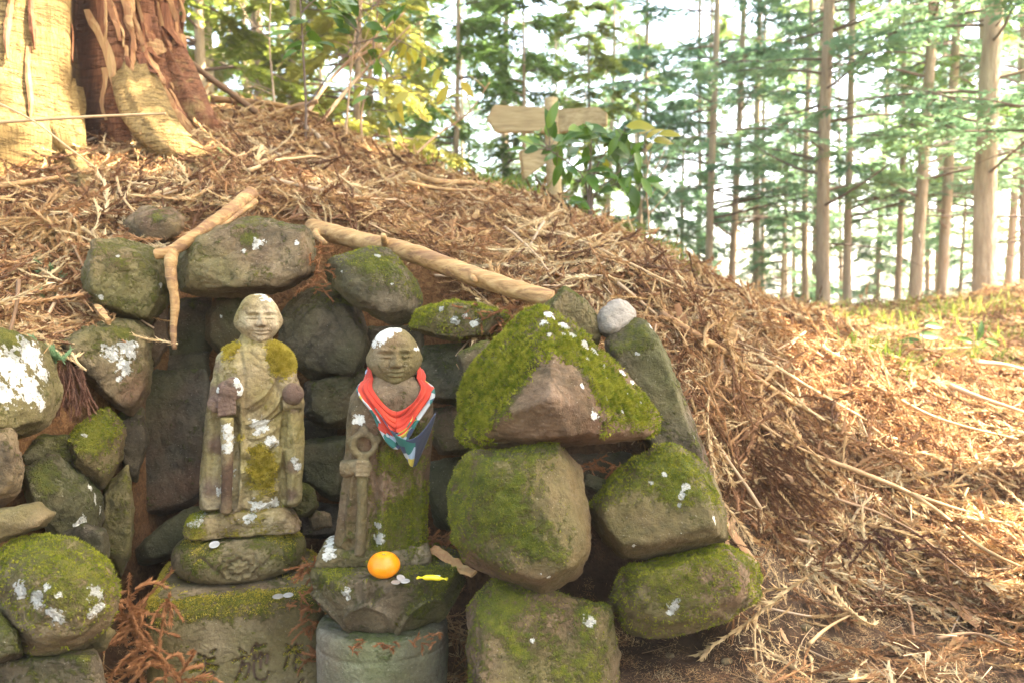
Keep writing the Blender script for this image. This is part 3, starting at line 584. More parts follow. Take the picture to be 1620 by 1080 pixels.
rock(B, 'broad green foundation boulder under the tall mossy block', [(742, 940), (768, 920), (850, 958), (958, 958), (977, 985), (972, 1080), (945, 1130), (748, 1130), (742, 1000)], 1.58, 0.24, front=[(790, 950, .07), (850, 985, .10), (945, 985, .08), (850, 1070, .12)], moss=0.34, up=.25, lich=[(932, 981, 11), (842, 1014, 5)], mblob=[(780, 960, 40, .4), (930, 1060, 40, .35), (790, 1060, 30, -.4)], sub=6, mat='rockm', group=GR, amp=.7, fuzz=2500, fz=.004, fuzz_thr=.5)
rock(B, 'slanting boulder with white lichen spots under the pyramid overhang', [(928, 800), (985, 745), (1040, 707), (1075, 712), (1112, 742), (1140, 792), (1146, 850), (1080, 866), (1012, 886), (984, 880), (950, 842)], 1.66, 0.26, front=[(1000, 800, .10), (1120, 800, .08), (1000, 868, .10), (1120, 850, .08)], moss=0.26, up=.35, lich=[(1030, 762, 5), (1050, 750, 5), (1085, 770, 8), (1078, 785, 7), (1075, 798, 5), (1002, 862, 5), (1130, 822, 8), (1080, 842, 4)], mblob=[(1060, 740, 40, .45), (1090, 790, 30, .25), (1050, 860, 60, -.5)], sub=6, mat='rockm', group=GR, amp=.6, fuzz=3500, fz=.005, fuzz_thr=.5)
rock(B, 'lowest mossy boulder of the pile, standing on bare soil', [(972, 945), (990, 892), (1060, 878), (1150, 858), (1196, 894), (1197, 945), (1140, 982), (1050, 1008), (1002, 1003), (980, 975)], 1.64, 0.28, front=[(1020, 930, .12), (1130, 910, .10), (1080, 970, .11)], inset=.64, moss=0.44, up=.28, lich=[(1066, 958, 11), (1060, 968, 6), (1072, 950, 6)], mblob=[(1150, 960, 30, -.4)], sub=6, p=34, mat='rockb', group=GR, amp=.6, fuzz=6000, fz=.005, gold=False, fuzz_thr=.45)
rock(B, 'long leaning slab behind the pyramid boulder', [(958, 545), (1015, 503), (1040, 520), (1066, 590), (1115, 710), (1140, 785), (1130, 810), (1085, 780), (1020, 700), (985, 620)], 1.86, 0.16, inset=.75, moss=0.18, up=.3, lich=[(1030, 518, 7), (1008, 560, 4), (1098, 690, 3), (1128, 765, 6), (1132, 780, 5)], mblob=[(1010, 545, 30, .3), (1064, 600, 14, .5), (1060, 690, 50, .2)], sub=6, mat='rock', group=GR, amp=.45)  # lichen spots at the right edge paint in the slab's sunlit rim
rock(B, 'mossy peaked stone behind the pyramid boulder, beside the white cobble', [(862, 485), (893, 455), (930, 478), (950, 520), (946, 545), (900, 530)], 1.90, 0.16, moss=0.25, up=.4, mat='rockb', group=GR, lich=(), sub=6)
rock(B, 'pale whitish cobble perched on the leaning slab', [(944, 500), (958, 480), (985, 474), (1006, 494), (1000, 516), (968, 536), (948, 528)], 1.89, 0.10, inset=.64, moss=-.5, up=.1, mat='pale', group=GR, p=7, amp=.6)
rock(B, 'small flat grey stone in the gap beside the tall mossy block', [(916, 765), (930, 750), (955, 754), (974, 771), (952, 780)], 1.70, 0.07, moss=-.1, mat='rockd', group=GR, amp=.6)
rock(B, 'shadowed packing stone inside the pile under the overhang', [(900, 720), (1000, 716), (1010, 790), (905, 800)], 1.92, 0.1, moss=-.1, mat='rockd', group=GR)
for px, py, r, lab in [(868, 944, 13, 'yellowish chip wedged under the tall mossy block'), (908, 952, 11, 'greenish chip in the soil between the two lowest boulders'), (966, 958, 9, 'thin brown chip leaning beside the lowest mossy boulder')]:
    rock('stone_chip', lab, [(px - r, py + 4), (px - r * .4, py - r * .8), (px + r * .7, py - r * .5), (px + r, py + r * .7), (px - r * .3, py + r)], 1.66, 0.05, moss=-.1, mat='rockb', group='stone chips at the pile')
GC = 'pebbles on the bare soil'
for px, py, r, lab in [(1275, 1000, 9, 'tan pebble'), (1325, 1016, 7, 'tan pebble'), (1190, 993, 8, 'yellow pebble'), (1405, 905, 12, 'tan pebble'), (1060, 1040, 7, 'tan pebble'), (1150, 1050, 8, 'tan pebble'), (1500, 1000, 9, 'tan pebble'), (1470, 965, 8, 'tan pebble')]:
    g = ground_at(px, py, 0.002); rr = r * g[1] / F
    V, Fc = ico(3); V = V * np.array([1, .8, .6]) * rr; V *= (1 + .25 * fbm(V * 60, 2, int(px)))[:, None]
    o = world_obj('pebble', V + g, Fc, M['rockb'], attrs={'moss': np.full(len(V), -.5), 'lich': np.full(len(V), -.5)})
    tag(o, 'small tan pebble lying on the trodden soil', 'pebble', GC)
# ------------------------------------------------------------------ carved stone
def remesh(parts, voxel, smooth=2):
    V, Fc = join(parts)
    m = bpy.data.meshes.new('tmp'); m.from_pydata([tuple(v) for v in V], [], quads_to_pyd(Fc)); o = bpy.data.objects.new('tmp', m); COL.objects.link(o)
    md = o.modifiers.new('r', 'REMESH'); md.mode = 'VOXEL'; md.voxel_size = voxel; md.use_smooth_shade = True
    sm = o.modifiers.new('s', 'SMOOTH'); sm.iterations = smooth; sm.factor = 0.5
    tr = o.modifiers.new('t', 'TRIANGULATE')
    dg = bpy.context.evaluated_depsgraph_get(); e = o.evaluated_get(dg); me = e.to_mesh()
    nV = np.empty(len(me.vertices) * 3, np.float32); me.vertices.foreach_get('co', nV); nF = np.empty(len(me.polygons) * 3, np.int32); me.polygons.foreach_get('vertices', nF)
    e.to_mesh_clear(); bpy.data.objects.remove(o); bpy.data.meshes.remove(m)
    return nV.reshape(-1, 3).astype(float), nF.reshape(-1, 3)
def loft(rings, n=48, e=2.4):
    """rings of (z, cx, cy, hw, hd) -> closed superellipse loft"""
    th = np.arange(n) * 2 * math.pi / n; cs, sn = np.cos(th), np.sin(th)
    ux = np.sign(cs) * np.abs(cs) ** (2 / e); uy = np.sign(sn) * np.abs(sn) ** (2 / e); V = []
    for (z, cx, cy, hw, hd) in rings: V.append(np.stack([cx + hw * ux, cy + hd * uy, np.full(n, z)], 1))
    k = len(rings); V = np.concatenate(V + [np.array([[rings[0][1], rings[0][2], rings[0][0]], [rings[-1][1], rings[-1][2], rings[-1][0]]])])
    Fc = []
    for i in range(k - 1):
        for j in range(n): Fc.append((i * n + j, i * n + (j + 1) % n, (i + 1) * n + (j + 1) % n, (i + 1) * n + j))
    for j in range(n):
        Fc.append(((j + 1) % n, j, k * n, k * n)); Fc.append(((k - 1) * n + j, (k - 1) * n + (j + 1) % n, k * n + 1, k * n + 1))
    return V, np.array(Fc)
def ball(c, r, sub=4):
    V, Fc = ico(sub); V = V * np.array(r) + np.array(c); return V, np.concatenate([Fc, Fc[:, 2:]], 1)
def seg_dist(P, poly):
    d = np.full(len(P), 1e9)
    for a, b in zip(poly[:-1], poly[1:]):
        a, b = np.array(a, float), np.array(b, float); ab = b - a; t = np.clip(((P - a) @ ab) / (ab @ ab + 1e-12), 0, 1)
        d = np.minimum(d, np.linalg.norm(P - (a + t[:, None] * ab), axis=1))
    return d
def strokes(V, Fc, S, axis=(0, 2), front=-0.05):
    """raise (+) or cut (-) lines drawn on the front; S = (polyline in x,z ; depth ; width)"""
    N = normals_of(V, Fc); w = sstep(front, front - 0.35, N[:, 1]) if front is not None else 1.0
    P = V[:, list(axis)]; D = np.zeros(len(V))
    for poly, a, wd in S:
        pl = spline(poly, 8 * len(poly)) if len(poly) > 2 else np.array(poly, float)
        D = D + a * np.exp(-(seg_dist(P, pl) / wd) ** 2)
    return V + N * (D * w)[:, None]
def weather(V, Fc, s, a=0.0016):
    N = normals_of(V, Fc); pit = sstep(.25, .6, fbm(V * 90, 2, s + 6)); return V + N * (1.3 * a * fbm(V * 60, 4, s, .65) + a * 1.5 * fbm(V * 16, 3, s + 3) - a * 1.2 * pit)[:, None]
def fields(V, Fc, s, moss, up, mbl=(), lic=(), stn=()):
    N = normals_of(V, Fc); ms = moss + up * N[:, 2] + 0.34 * fbm(V * 18, 4, s); lv = np.full(len(V), -0.3); fr = (N[:, 1] < 0.25)
    for (x, z, r, a) in mbl: ms = ms + a * fr * np.exp(-((V[:, 0] - x) ** 2 + (V[:, 2] - z) ** 2) / r ** 2)
    for (x, z, r) in lic: lv = np.maximum(lv, np.where(fr, 1.25 - 0.75 * np.hypot(V[:, 0] - x, V[:, 2] - z) / r, -.3))
    sv = np.zeros(len(V))
    for (x, z, r, a) in stn: sv = sv + a * np.exp(-((V[:, 0] - x) ** 2 + (V[:, 2] - z) ** 2) / r ** 2)
    return {'moss': ms, 'lich': lv, 'stain_shade': sv}
def local_obj(name, V, Fc, mat, parent, at_=None, label=None):
    m = mesh(name, V, Fc)
    for k, v in (at_ or {}).items(): attr(m, k, v)
    o = put(name, m, mat, parent)
    if label: o['label'] = label
    return o
def fuzz_on(V, Fc, ms, parent, n, fz, thr, gold, seed, lv=None):
    rnd = np.random.default_rng(seed); w = np.clip((ms - thr) * 3, 0, 1)
    if lv is not None: w = w * (lv < .3)
    if w.sum() <= 0: return
    P, N = sample_surface(V, Fc, w, n, rnd); bv, bf = blades(P, N, fz, fz * .26, rnd)
    tag(put('moss', mesh('moss', bv, bf, False), M['mossgold' if gold else 'mossfuzz'], parent), None, None, None, 'stuff')
def carved_head(hw, hd, hh, seed, worn=1.0):
    """head at the origin (centre), face to -y"""
    n, k = 150, 110; th = np.linspace(0, 2 * math.pi, n, endpoint=False); ph = np.linspace(0.02, math.pi - 0.02, k)
    T, Pp = np.meshgrid(th, ph); d = np.stack([np.sin(T) * np.sin(Pp), -np.cos(T) * np.sin(Pp), np.cos(Pp)], -1).reshape(-1, 3)
    x, y, z = d[:, 0], d[:, 1], d[:, 2]
    taper = 1 - 0.05 * sstep(0.0, -0.95, z) + 0.07 * np.exp(-((z + .35) / .3) ** 2)
    V = np.stack([np.sign(x) * np.abs(x) ** 0.93 * hw * taper, y * hd, z * hh], 1)
    V[:, 1] = np.where((y < 0), V[:, 1] * (1 - 0.10 * sstep(.75, 1, -y)), V[:, 1])
    fx, fz = V[:, 0] / hw, V[:, 2] / hh; fr = sstep(0.1, -0.35, y)
    g = lambda cx, cz, sx, sz: np.exp(-((fx - cx) / sx) ** 2 - ((fz - cz) / sz) ** 2)
    D = 0.20 * g(0, -.17, .15, .12) + 0.13 * g(0, .02, .10, .22) + 0.08 * (g(.15, -.22, .09, .08) + g(-.15, -.22, .09, .08))
    D += 0.07 * (g(.36, .25, .26, .06) + g(-.36, .25, .26, .06)) - 0.10 * (g(.36, .13, .22, .055) + g(-.36, .13, .22, .055))
    D += 0.07 * (g(.36, .045, .20, .07) + g(-.36, .045, .20, .07)) - 0.055 * (g(.36, -.02, .21, .03) + g(-.36, -.02, .21, .03))
    D += 0.07 * (g(.45, -.25, .25, .2) + g(-.45, -.25, .25, .2)) - .05 * (g(.26, -.28, .05, .1) + g(-.26, -.28, .05, .1))
    D += 0.085 * g(0, -.42, .26, .045) + 0.085 * g(0, -.55, .22, .05) - 0.09 * g(0, -.485, .27, .022) - 0.06 * g(0, -.335, .10, .05) - .05 * g(0, -.645, .2, .04) + 0.11 * g(0, -.77, .28, .13)
    V = V + d * (D * fr * hd * worn)[:, None]
    ear = np.exp(-((V[:, 1] / hd - .05) / .17) ** 2 - ((fz + .08) / .30) ** 2) * sstep(.7, .95, np.abs(x)); V[:, 0] += np.sign(x) * ear * hw * .13
    Fc = []
    for i in range(k - 1):
        for j in range(n): Fc.append((i * n + j, (i + 1) * n + j, (i + 1) * n + (j + 1) % n, i * n + (j + 1) % n))
    V = np.concatenate([V, [[0, 0, hh], [0, 0, -hh]]]); Fc = np.array(Fc); j = np.arange(n); q = (j + 1) % n
    Fc = np.concatenate([np.concatenate([Fc[:, :3], Fc[:, [0, 2, 3]]]), np.stack([j, q, np.full(n, len(V) - 2)], 1), np.stack([(k - 1) * n + q, (k - 1) * n + j, np.full(n, len(V) - 1)], 1)])
    return weather(V, Fc, seed, 0.0012), Fc
def rotz(V, a):
    c, s = math.cos(a), math.sin(a); V = np.array(V, float); return np.stack([V[:, 0] * c - V[:, 1] * s, V[:, 0] * s + V[:, 1] * c, V[:, 2]], 1)
def capsule(a, b, r0, r1, n=14):
    P = np.linspace(a, b, 6); return tube(P, np.linspace(r0, r1, 6), n)

# ---- plinth, cushion and ochre statue
X1, Y1 = at(405, 845, 1.87)[0], 1.87; R1 = RAD(17)
def U1(p): return 1.484e-3 * p
# plinth
zt = CZ - 0.637; pr = empty('stone_plinth', (X1 - .040, Y1 + .0, zt - .26), 'square stone plinth with cut characters under the ochre statue', 'plinth', rz=R1 - RAD(1))
bx = [(sx * .188, sy * .165, z) for sx in (-1, 1) for sy in (-1, 1) for z in (0, .262)]
V, Fc, _ = hull_body(np.array(bx), 6, 11); V, Fc = remesh([(V, np.concatenate([Fc, Fc[:, 2:]], 1))], .0026, 1)
V[:, 2] *= .262 / V[:, 2].max()
q = 1.36e-3
def K(pts, ox, oz, s): return [(ox + s * a, oz + s * b) for a, b in pts]
S = []
ch1 = [[(-8, 14), (2, 8)], [(9, 14), (16, 18)], [(-12, 2), (14, 6)], [(-18, -8), (-6, -6)], [(2, -1), (16, -9)], [(-14, -7), (18, -6)], [(4, -7), (-4, -20), (-18, -30)], [(-8, -21), (12, -15), (8, -27), (-8, -30), (-8, -22)]]
ch2 = [[(-14, 14), (-6, 8)], [(-22, 0), (-2, 3)], [(-10, 3), (-12, -14), (-20, -28)], [(-12, -10), (-2, -8), (-3, -22), (-8, -27)], [(8, 20), (2, 8)], [(4, 14), (20, 18)], [(6, 4), (4, -18), (8, -30), (20, -32), (24, -22)], [(14, 6), (13, -16)], [(6, -4), (22, 2), (21, -10)]]
ch3 = [[(-8, 14), (-2, 9)], [(-12, 2), (2, 6)], [(-4, 4), (-8, -10), (-12, -20)], [(6, 14), (2, 4)], [(4, 8), (14, 12)], [(6, 0), (14, 4)], [(6, -8), (14, -4)], [(2, -14), (14, -10)], [(8, 2), (4, -24), (14, -26)]]
for ch, ox, oz, s in ((ch1, -.068, .118, 1.5e-3), (ch2, .028, .116, 1.6e-3), (ch3, .118, .116, 1.45e-3)):
    for st in ch: S.append((K(st, ox, oz, s), -0.0110, 0.0030))
for dz in (.028,):
    for ch, ox, s in ((ch2, -.066, 1.5e-3), (ch3, .03, 1.6e-3), (ch1, .118, 1.4e-3)):
        for st in ch: S.append((K(st, ox, dz, s), -0.0100, 0.0030))
sd_ = np.full(len(V), 9.0)
for pl_, _a, _w in S: sd_ = np.minimum(sd_, seg_dist(V[:, [0, 2]], spline(pl_, 16) if len(pl_) > 2 else pl_))
V = strokes(V, Fc, S); V = weather(V, Fc, 301, .0014)
fd = fields(V, Fc, 5, -.12, .0, [(x, .228, .032, .6) for x in (-.16, -.10, -.05, 0, .05, .10, .16)] + [(-.13, .15, .05, .3)])
N_ = normals_of(V, Fc); fd['moss'] += .75 * sstep(.15, .5, N_[:, 2]) * (1 - .8 * sstep(.93, 1, N_[:, 2]))
fd['stain_shade'] = 1.0 * np.exp(-(sd_ / .003) ** 2) * (N_[:, 1] < -.2)  # dirt tone in the cut strokes, also painting in their missing shade
local_obj('block', V, Fc, M['statue2'], pr, fd); fuzz_on(V, Fc, fd['moss'], pr, 5000, .0045, .45, True, 11)
# cushion
zc = CZ - 0.538; ch = .104
ce = empty('lotus_cushion', (X1, Y1, zc - ch), 'oval stone cushion with a carved flower rosette, on the square plinth', 'pedestal', rz=R1)
ce.location.x -= .038
t = np.linspace(-1, 1, 41); rings = []
for v in t:
    w = (1 - abs(v) ** 2.6) ** (1 / 2.4); rings.append((ch / 2 + v * ch / 2, 0, 0, .04 + .112 * w, .04 + .082 * w))
V, Fc = remesh([loft(rings, 200, 2.2)], .0024, 1)
S = []
for rr, a in ((.010, .003), (.022, -.004), (.030, .003), (.040, -.004)):
    S.append(([(.000 + rr * 1.1 * math.cos(u) * (1 + .10 * math.cos(8 * u)), .052 + rr * .85 * math.sin(u) * (1 + .10 * math.cos(8 * u))) for u in np.linspace(0, 2 * math.pi, 33)], a, .0028))
for k in range(8):
    u = k * math.pi / 4 + .2; S.append(([(.012 * math.cos(u), .052 + .010 * math.sin(u)), (.038 * math.cos(u), .052 + .030 * math.sin(u))], -.003, .0022))
S += [([(-.11, .03), (-.085, .075), (-.05, .045)], -.003, .004), ([(.05, .045), (.085, .075), (.115, .03)], -.003, .004)]
V = weather(strokes(V, Fc, [(p, 1.9 * a_, w_) for p, a_, w_ in S]), Fc, 311, .0011)
fd = fields(V, Fc, 9, .06, .45, [(-.09, .07, .05, .3), (.1, .06, .05, .4), (.0, .05, .05, -.15)])
local_obj('cushion', V, Fc, M['statue2'], ce, fd); fuzz_on(V, Fc, fd['moss'], ce, 2200, .0035, .62, True, 12)
# statue
z1 = CZ - 0.534
s1 = empty('stone_statue', (X1, Y1, z1), 'ochre stone monk statue with staff and jewel, moss on its shoulder', 'statue', rz=R1)
u = 1.462e-3
def lr(rows): return [tuple(u * v for v in r) for r in rows]
core = loft(lr([(10, -4, 0, 50, 36), (24, -4, 0, 48, 36), (60, -2, 0, 45, 35), (120, 0, 0, 47, 36), (165, 2, 0, 54, 38), (205, 3, 0, 62, 40), (235, 3, 0, 66, 41), (262, 3, 0, 63, 39), (282, 3, 0, 58, 36), (294, 3, 0, 48, 31), (302, 4, 0, 34, 25), (308, 5, 0, 26, 21), (326, 8, -2, 22, 19)]))
slL = loft(lr([(36, -68, 2, 12, 16), (42, -67, 0, 19, 24), (90, -62, -2, 21, 27), (150, -58, -4, 20, 28), (200, -52, -4, 20, 28), (240, -46, 0, 20, 26), (262, -40, 2, 14, 18)]))
slR = loft(lr([(34, 57, 2, 9, 14), (42, 58, 0, 14, 22), (90, 60, -2, 16, 25), (150, 60, -4, 18, 28), (205, 58, -4, 20, 28), (240, 50, 0, 19, 26), (262, 42, 2, 14, 18)]))
hand1 = [ball((u * -34, u * -42, u * 232), (u * 20, u * 14, u * 17)), ball((u * -30, u * -48, u * 244), (u * 11, u * 9, u * 9)), capsule((u * -58, u * -28, u * 205), (u * -36, u * -42, u * 226), u * 15, u * 13)]
for k in range(4): hand1.append(capsule((u * -52, u * -46, u * (216 - 7 * k)), (u * -26, u * -50, u * (219 - 7 * k)), u * 4.4, u * 3.8, 8))
body_parts = [core, slL, slR]
V, Fc = remesh(body_parts, .0028, 4)
def L1(pts): return [(u * (x - 405), u * (845 - y)) for x, y in pts]
S = [(L1([(386, 556), (391, 600), (393, 650)]), -.0035, .005), (L1([(392, 655), (420, 640), (446, 600)]), -.0045, .0042), (L1([(394, 641), (420, 624), (440, 596)]), .004, .0042), (L1([(396, 668), (425, 655), (452, 622)]), .0045, .0045),
     (L1([(396, 678), (422, 672), (446, 655)]), -.004, .004), (L1([(398, 690), (420, 688), (442, 674)]), .003, .004), (L1([(440, 600), (452, 650), (446, 720), (448, 800)]), -.006, .006), (L1([(377, 660), (380, 720), (376, 800)]), -.006, .006),
     (L1([(388, 640), (388, 700), (384, 770), (374, 815)]), .007, .007), (L1([(392, 712), (412, 715), (432, 698)]), .006, .008), (L1([(391, 724), (412, 727), (436, 708)]), -.005, .004),
     (L1([(392, 742), (412, 752), (436, 738), (444, 715)]), .008, .010), (L1([(390, 758), (414, 768), (438, 752)]), -.006, .004), (L1([(398, 770), (394, 818)]), -.003, .006), (L1([(436, 760), (440, 812)]), -.004, .006),
     (L1([(350, 640), (345, 720), (340, 795)]), -.003, .006), (L1([(362, 660), (360, 730), (352, 800)]), .004, .006), (L1([(462, 660), (466, 720), (460, 800)]), .003, .005), (L1([(352, 560), (345, 600), (350, 640)]), -.002, .008),
     (L1([(372, 818), (386, 806), (404, 818)]), -.007, .005), (L1([(414, 815), (428, 803), (442, 815)]), -.007, .005), (L1([(420, 560), (432, 575), (440, 600)]), -.002, .005), (L1([(402, 556), (418, 570), (430, 560)]), -.003, .004)]
V = weather(strokes(V, Fc, [(p, 1.5 * a_, w_) for p, a_, w_ in S]), Fc, 321, .0016)
def l1(L): return [(u * (x - 405), u * (845 - y), u * r) for x, y, r in L]
def l1m(L): return [(u * (x - 405), u * (845 - y), u * r, a) for x, y, r, a in L]
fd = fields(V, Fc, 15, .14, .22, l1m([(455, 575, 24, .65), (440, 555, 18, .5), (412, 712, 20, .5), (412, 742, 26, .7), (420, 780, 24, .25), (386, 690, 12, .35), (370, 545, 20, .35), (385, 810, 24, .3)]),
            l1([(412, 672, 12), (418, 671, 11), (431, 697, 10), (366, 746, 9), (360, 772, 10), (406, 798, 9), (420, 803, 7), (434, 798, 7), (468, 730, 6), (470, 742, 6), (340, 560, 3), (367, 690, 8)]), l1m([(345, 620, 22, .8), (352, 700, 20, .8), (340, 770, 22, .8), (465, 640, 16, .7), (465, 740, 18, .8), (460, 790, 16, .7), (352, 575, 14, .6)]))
local_obj('body', V, Fc, M['statue'], s1, fd); fuzz_on(V, Fc, fd['moss'], s1, 5200, .006, .45, True, 13, fd['lich'])
V, Fc = remesh(hand1, .0026, 2); local_obj('hand', weather(V, Fc, 322, .001), Fc, M['statue2'], s1, fields(V, Fc, 16, -.1, .1, (), l1([(384, 600, 9), (388, 618, 7), (352, 612, 4), (392, 612, 5)]), [(-.05, .32, .08, .8)]), 'worn reddish hand gripping the staff')
V, Fc = tube(np.array([(u * -39, u * -50, u * 190), (u * -39, u * -47, u * 150), (u * -41, u * -40, u * 90), (u * -44, u * -36, u * 40)]), np.array([u * 10, u * 9.5, u * 9, u * 8]), 16)
V, Fc = remesh([(V, Fc)], .0026, 1); local_obj('staff', weather(V, Fc, 323, .001), Fc, M['statue'], s1, fields(V, Fc, 17, .0, .1, (), l1([(367, 685, 9), (367, 700, 9), (366, 670, 7)])))
V, Fc = ball((u * 60, u * -36, u * 222), (u * 17, u * 13, u * 18), 5); Fc = Fc[:, :3]; local_obj('jewel', weather(V, Fc, 324, .001), Fc, M['statue2'], s1, fields(V, Fc, 18, -.15, .1, (), (), [(.09, .32, .05, .7)]), 'round brownish jewel held in the palm')
V, Fc = capsule((u * 44, u * -24, u * 206), (u * 74, u * -24, u * 206), u * 12, u * 12); V, Fc = remesh([(V, Fc)], .003, 2); local_obj('hand', V, Fc, M['statue'], s1, fields(V, Fc, 19, 0, .1))
V, Fc = carved_head(.0485, .047, .0585, 331, 1.3); V = rotz(V, RAD(9)) + np.array([u * 9, u * -4, u * 341])
fd = fields(V, Fc, 20, .08, -.1, [(u * -12, u * 352, .03, .12)], [(u * 26, u * 385, u * 14), (u * 12, u * 388, u * 9)]); local_obj('head', V, Fc, M['statue'], s1, fd)
bp = [u * np.array(p) for p in [(-107, -30, 2), (-100, -42, 0), (66, -44, 0), (74, -20, 0), (-108, 30, 0), (68, 36, 0), (-104, -34, 26), (-60, -44, 22), (40, -44, 28), (60, -36, 14), (-100, 26, 24), (60, 30, 24), (-50, -30, 36), (42, -30, 38), (40, 20, 36), (-50, 20, 36)]]
V, Fc, _ = hull_body(np.array(bp), 6, 14); V = weather(V, Fc, 341, .003)
fd = fields(V, Fc, 21, .08, .3, l1m([(320, 830, 20, .5), (400, 838, 40, .25)]), l1([(312, 814, 9), (322, 816, 6), (392, 818, 8), (400, 816, 6)])); local_obj('foot_slab', V, Fc, M['statue'], s1, fd); fuzz_on(V, Fc, fd['moss'], s1, 1200, .005, .42, False, 14)

# ---- drum, lotus pedestal and the statue with the scarf
X2, Y2 = at(612, 895, 1.70)[0], 1.70; R2 = RAD(9)
zd = CZ - .672; dr = empty('stone_drum', (X2 - .006, Y2 - .02, zd - .20), 'round grey stone drum under the lotus pedestal', 'pedestal', rz=R2)
V, Fc = loft([(0, 0, 0, .136, .126), (.10, 0, 0, .139, .128), (.150, 0, 0, .140, .129), (.158, 0, 0, .1365, .1255), (.164, 0, 0, .140, .129), (.184, 0, 0, .139, .128), (.194, 0, 0, .135, .124), (.1985, 0, 0, .124, .114), (.200, 0, 0, .105, .095), (.200, 0, 0, .03, .03)], 128, 2.1)
V, Fc = remesh([(V, Fc)], .0032, 1); V = weather(V, Fc, 351, .0012); fd = fields(V, Fc, 25, -.25, .0, [(-.02, .20, .08, .45)]); N_ = normals_of(V, Fc); fd['moss'] += .45 * sstep(.6, 1, N_[:, 2]); local_obj('drum', V, Fc, M['drum'], dr, fd)
zl = CZ - .548; hl = .122
lo = empty('lotus_pedestal', (X2 + .002, Y2, zl - hl), 'dark green stone pedestal carved with overlapping lotus petals', 'pedestal', rz=R2)
rg = [(0, 0, 0, .09, .08), (.004, 0, 0, .104, .095), (.02, 0, 0, .118, .108), (.05, 0, 0, .136, .124), (.08, 0, 0, .149, .136), (.105, 0, 0, .156, .142), (.116, 0, 0, .156, .142), (.122, 0, 0, .148, .135), (.122, 0, 0, .05, .05)]
V, Fc = remesh([loft(rg, 128, 2.1)], .003, 2)
a_ = np.arctan2(V[:, 0], -V[:, 1]); zz = V[:, 2] / hl; rad = np.hypot(V[:, 0], V[:, 1])
def petal(a0, half, top, bot):
    """signed height inside a lotus petal outline (in angle, height)"""
    dx = (a_ - a0 + math.pi) % (2 * math.pi) - math.pi; e = (zz - bot) / (top - bot)
    wdt = half * np.sqrt(np.clip(1 - np.clip(e, 0, 1) ** 2.2, 0, 1)); return np.where((e > -.2), wdt - np.abs(dx), -1)
D = np.zeros(len(V)); side = sstep(.95, .6, np.abs(normals_of(V, Fc)[:, 2]))
for k in range(7):
    pb = petal(-.30 + k * 2 * math.pi / 7 + .449, .50, .96, .05); D = np.maximum(D, .010 * sstep(0.0, .10, pb))
for k in range(7):
    pf = petal(-.30 + k * 2 * math.pi / 7, .52, .66, -.1); D = np.where(pf > -.03, np.maximum(.005, .013 + .009 * sstep(0.02, .06, pf) - .011 * sstep(.07, .2, pf)), D)
N_ = normals_of(V, Fc); V = weather(V + N_ * (D * side)[:, None], Fc, 361, .0014)
fd = fields(V, Fc, 31, .30, .15, [(.10, .11, .05, .35), (-.1, .115, .04, .25)], [(-.082, .098, .008), (-.079, .085, .005)]); local_obj('lotus_bowl', V, Fc, M['rock'], lo, fd); fuzz_on(V, Fc, fd['moss'], lo, 1800, .004, .45, False, 15)
s2 = empty('stone_statue', (X2, Y2 + .01, zl), 'brown mossy stone monk statue wearing a red scarf', 'statue', rz=R2)
w = 1.349e-3
def lw(rows): return [tuple(w * v for v in r) for r in rows]
ox = 10
core = loft(lw([(14, -10, 0, 72, 40), (30, -10, 0, 74, 42), (80, -6, 0, 70, 42), (140, 0, 0, 68, 42), (200, 5, 0, 69, 43), (235, 7, 0, 68, 43), (258, 8, 0, 64, 41), (274, 9, 0, 54, 36), (284, 10, 0, 40, 29), (292, 11, 0, 28, 23), (312, 12, -2, 24, 20)]), 56, 2.8)
V, Fc = remesh([core], .0028, 3)
def L2(pts): return [(w * (x - 615), w * (890 - y)) for x, y in pts]
def l2(L): return [(w * (x - 615), w * (890 - y), w * r) for x, y, r in L]
def l2m(L): return [(w * (x - 615), w * (890 - y), w * r, a) for x, y, r, a in L]
S = [(L2([(600, 700), (598, 780), (592, 880)]), -.009, .006), (L2([(556, 660), (552, 760), (545, 830), (560, 860)]), -.005, .006), (L2([(566, 650), (562, 760), (552, 850)]), .005, .006), (L2([(660, 720), (656, 800), (652, 880)]), -.006, .006),
     (L2([(668, 700), (666, 790), (660, 870)]), .005, .007), (L2([(606, 740), (630, 755), (652, 735)]), -.004, .005), (L2([(604, 770), (630, 790), (654, 765)]), .004, .006), (L2([(602, 800), (628, 815), (654, 795)]), -.003, .006),
     (L2([(545, 860), (562, 845), (585, 868)]), .005, .006), (L2([(612, 720), (608, 800), (606, 880)]), .006, .007), (L2([(628, 830), (624, 885)]), -.003, .005)]
V = weather(strokes(V, Fc, [(p, 1.4 * a_, w_) for p, a_, w_ in S]), Fc, 371, .0016)
fd = fields(V, Fc, 33, .15, .05, l2m([(635, 780, 55, .30), (640, 860, 50, .28), (620, 830, 50, .22), (672, 690, 34, .35), (625, 730, 40, .3), (660, 790, 30, .2), (610, 870, 40, .2), (560, 740, 24, -.25), (580, 640, 30, -.2)]), l2([(602, 850, 8), (605, 845, 6), (601, 829, 5), (572, 662, 8)]))
local_obj('body', V, Fc, M['statue2'], s2, fd); fuzz_on(V, Fc, fd['moss'], s2, 4200, .004, .36, False, 16, fd['lich'])
rp = [(w * (580 + 17 * math.cos(a) - 615), w * -46, w * (190 - 17 * math.sin(a))) for a in np.linspace(0, 2 * math.pi, 22)]
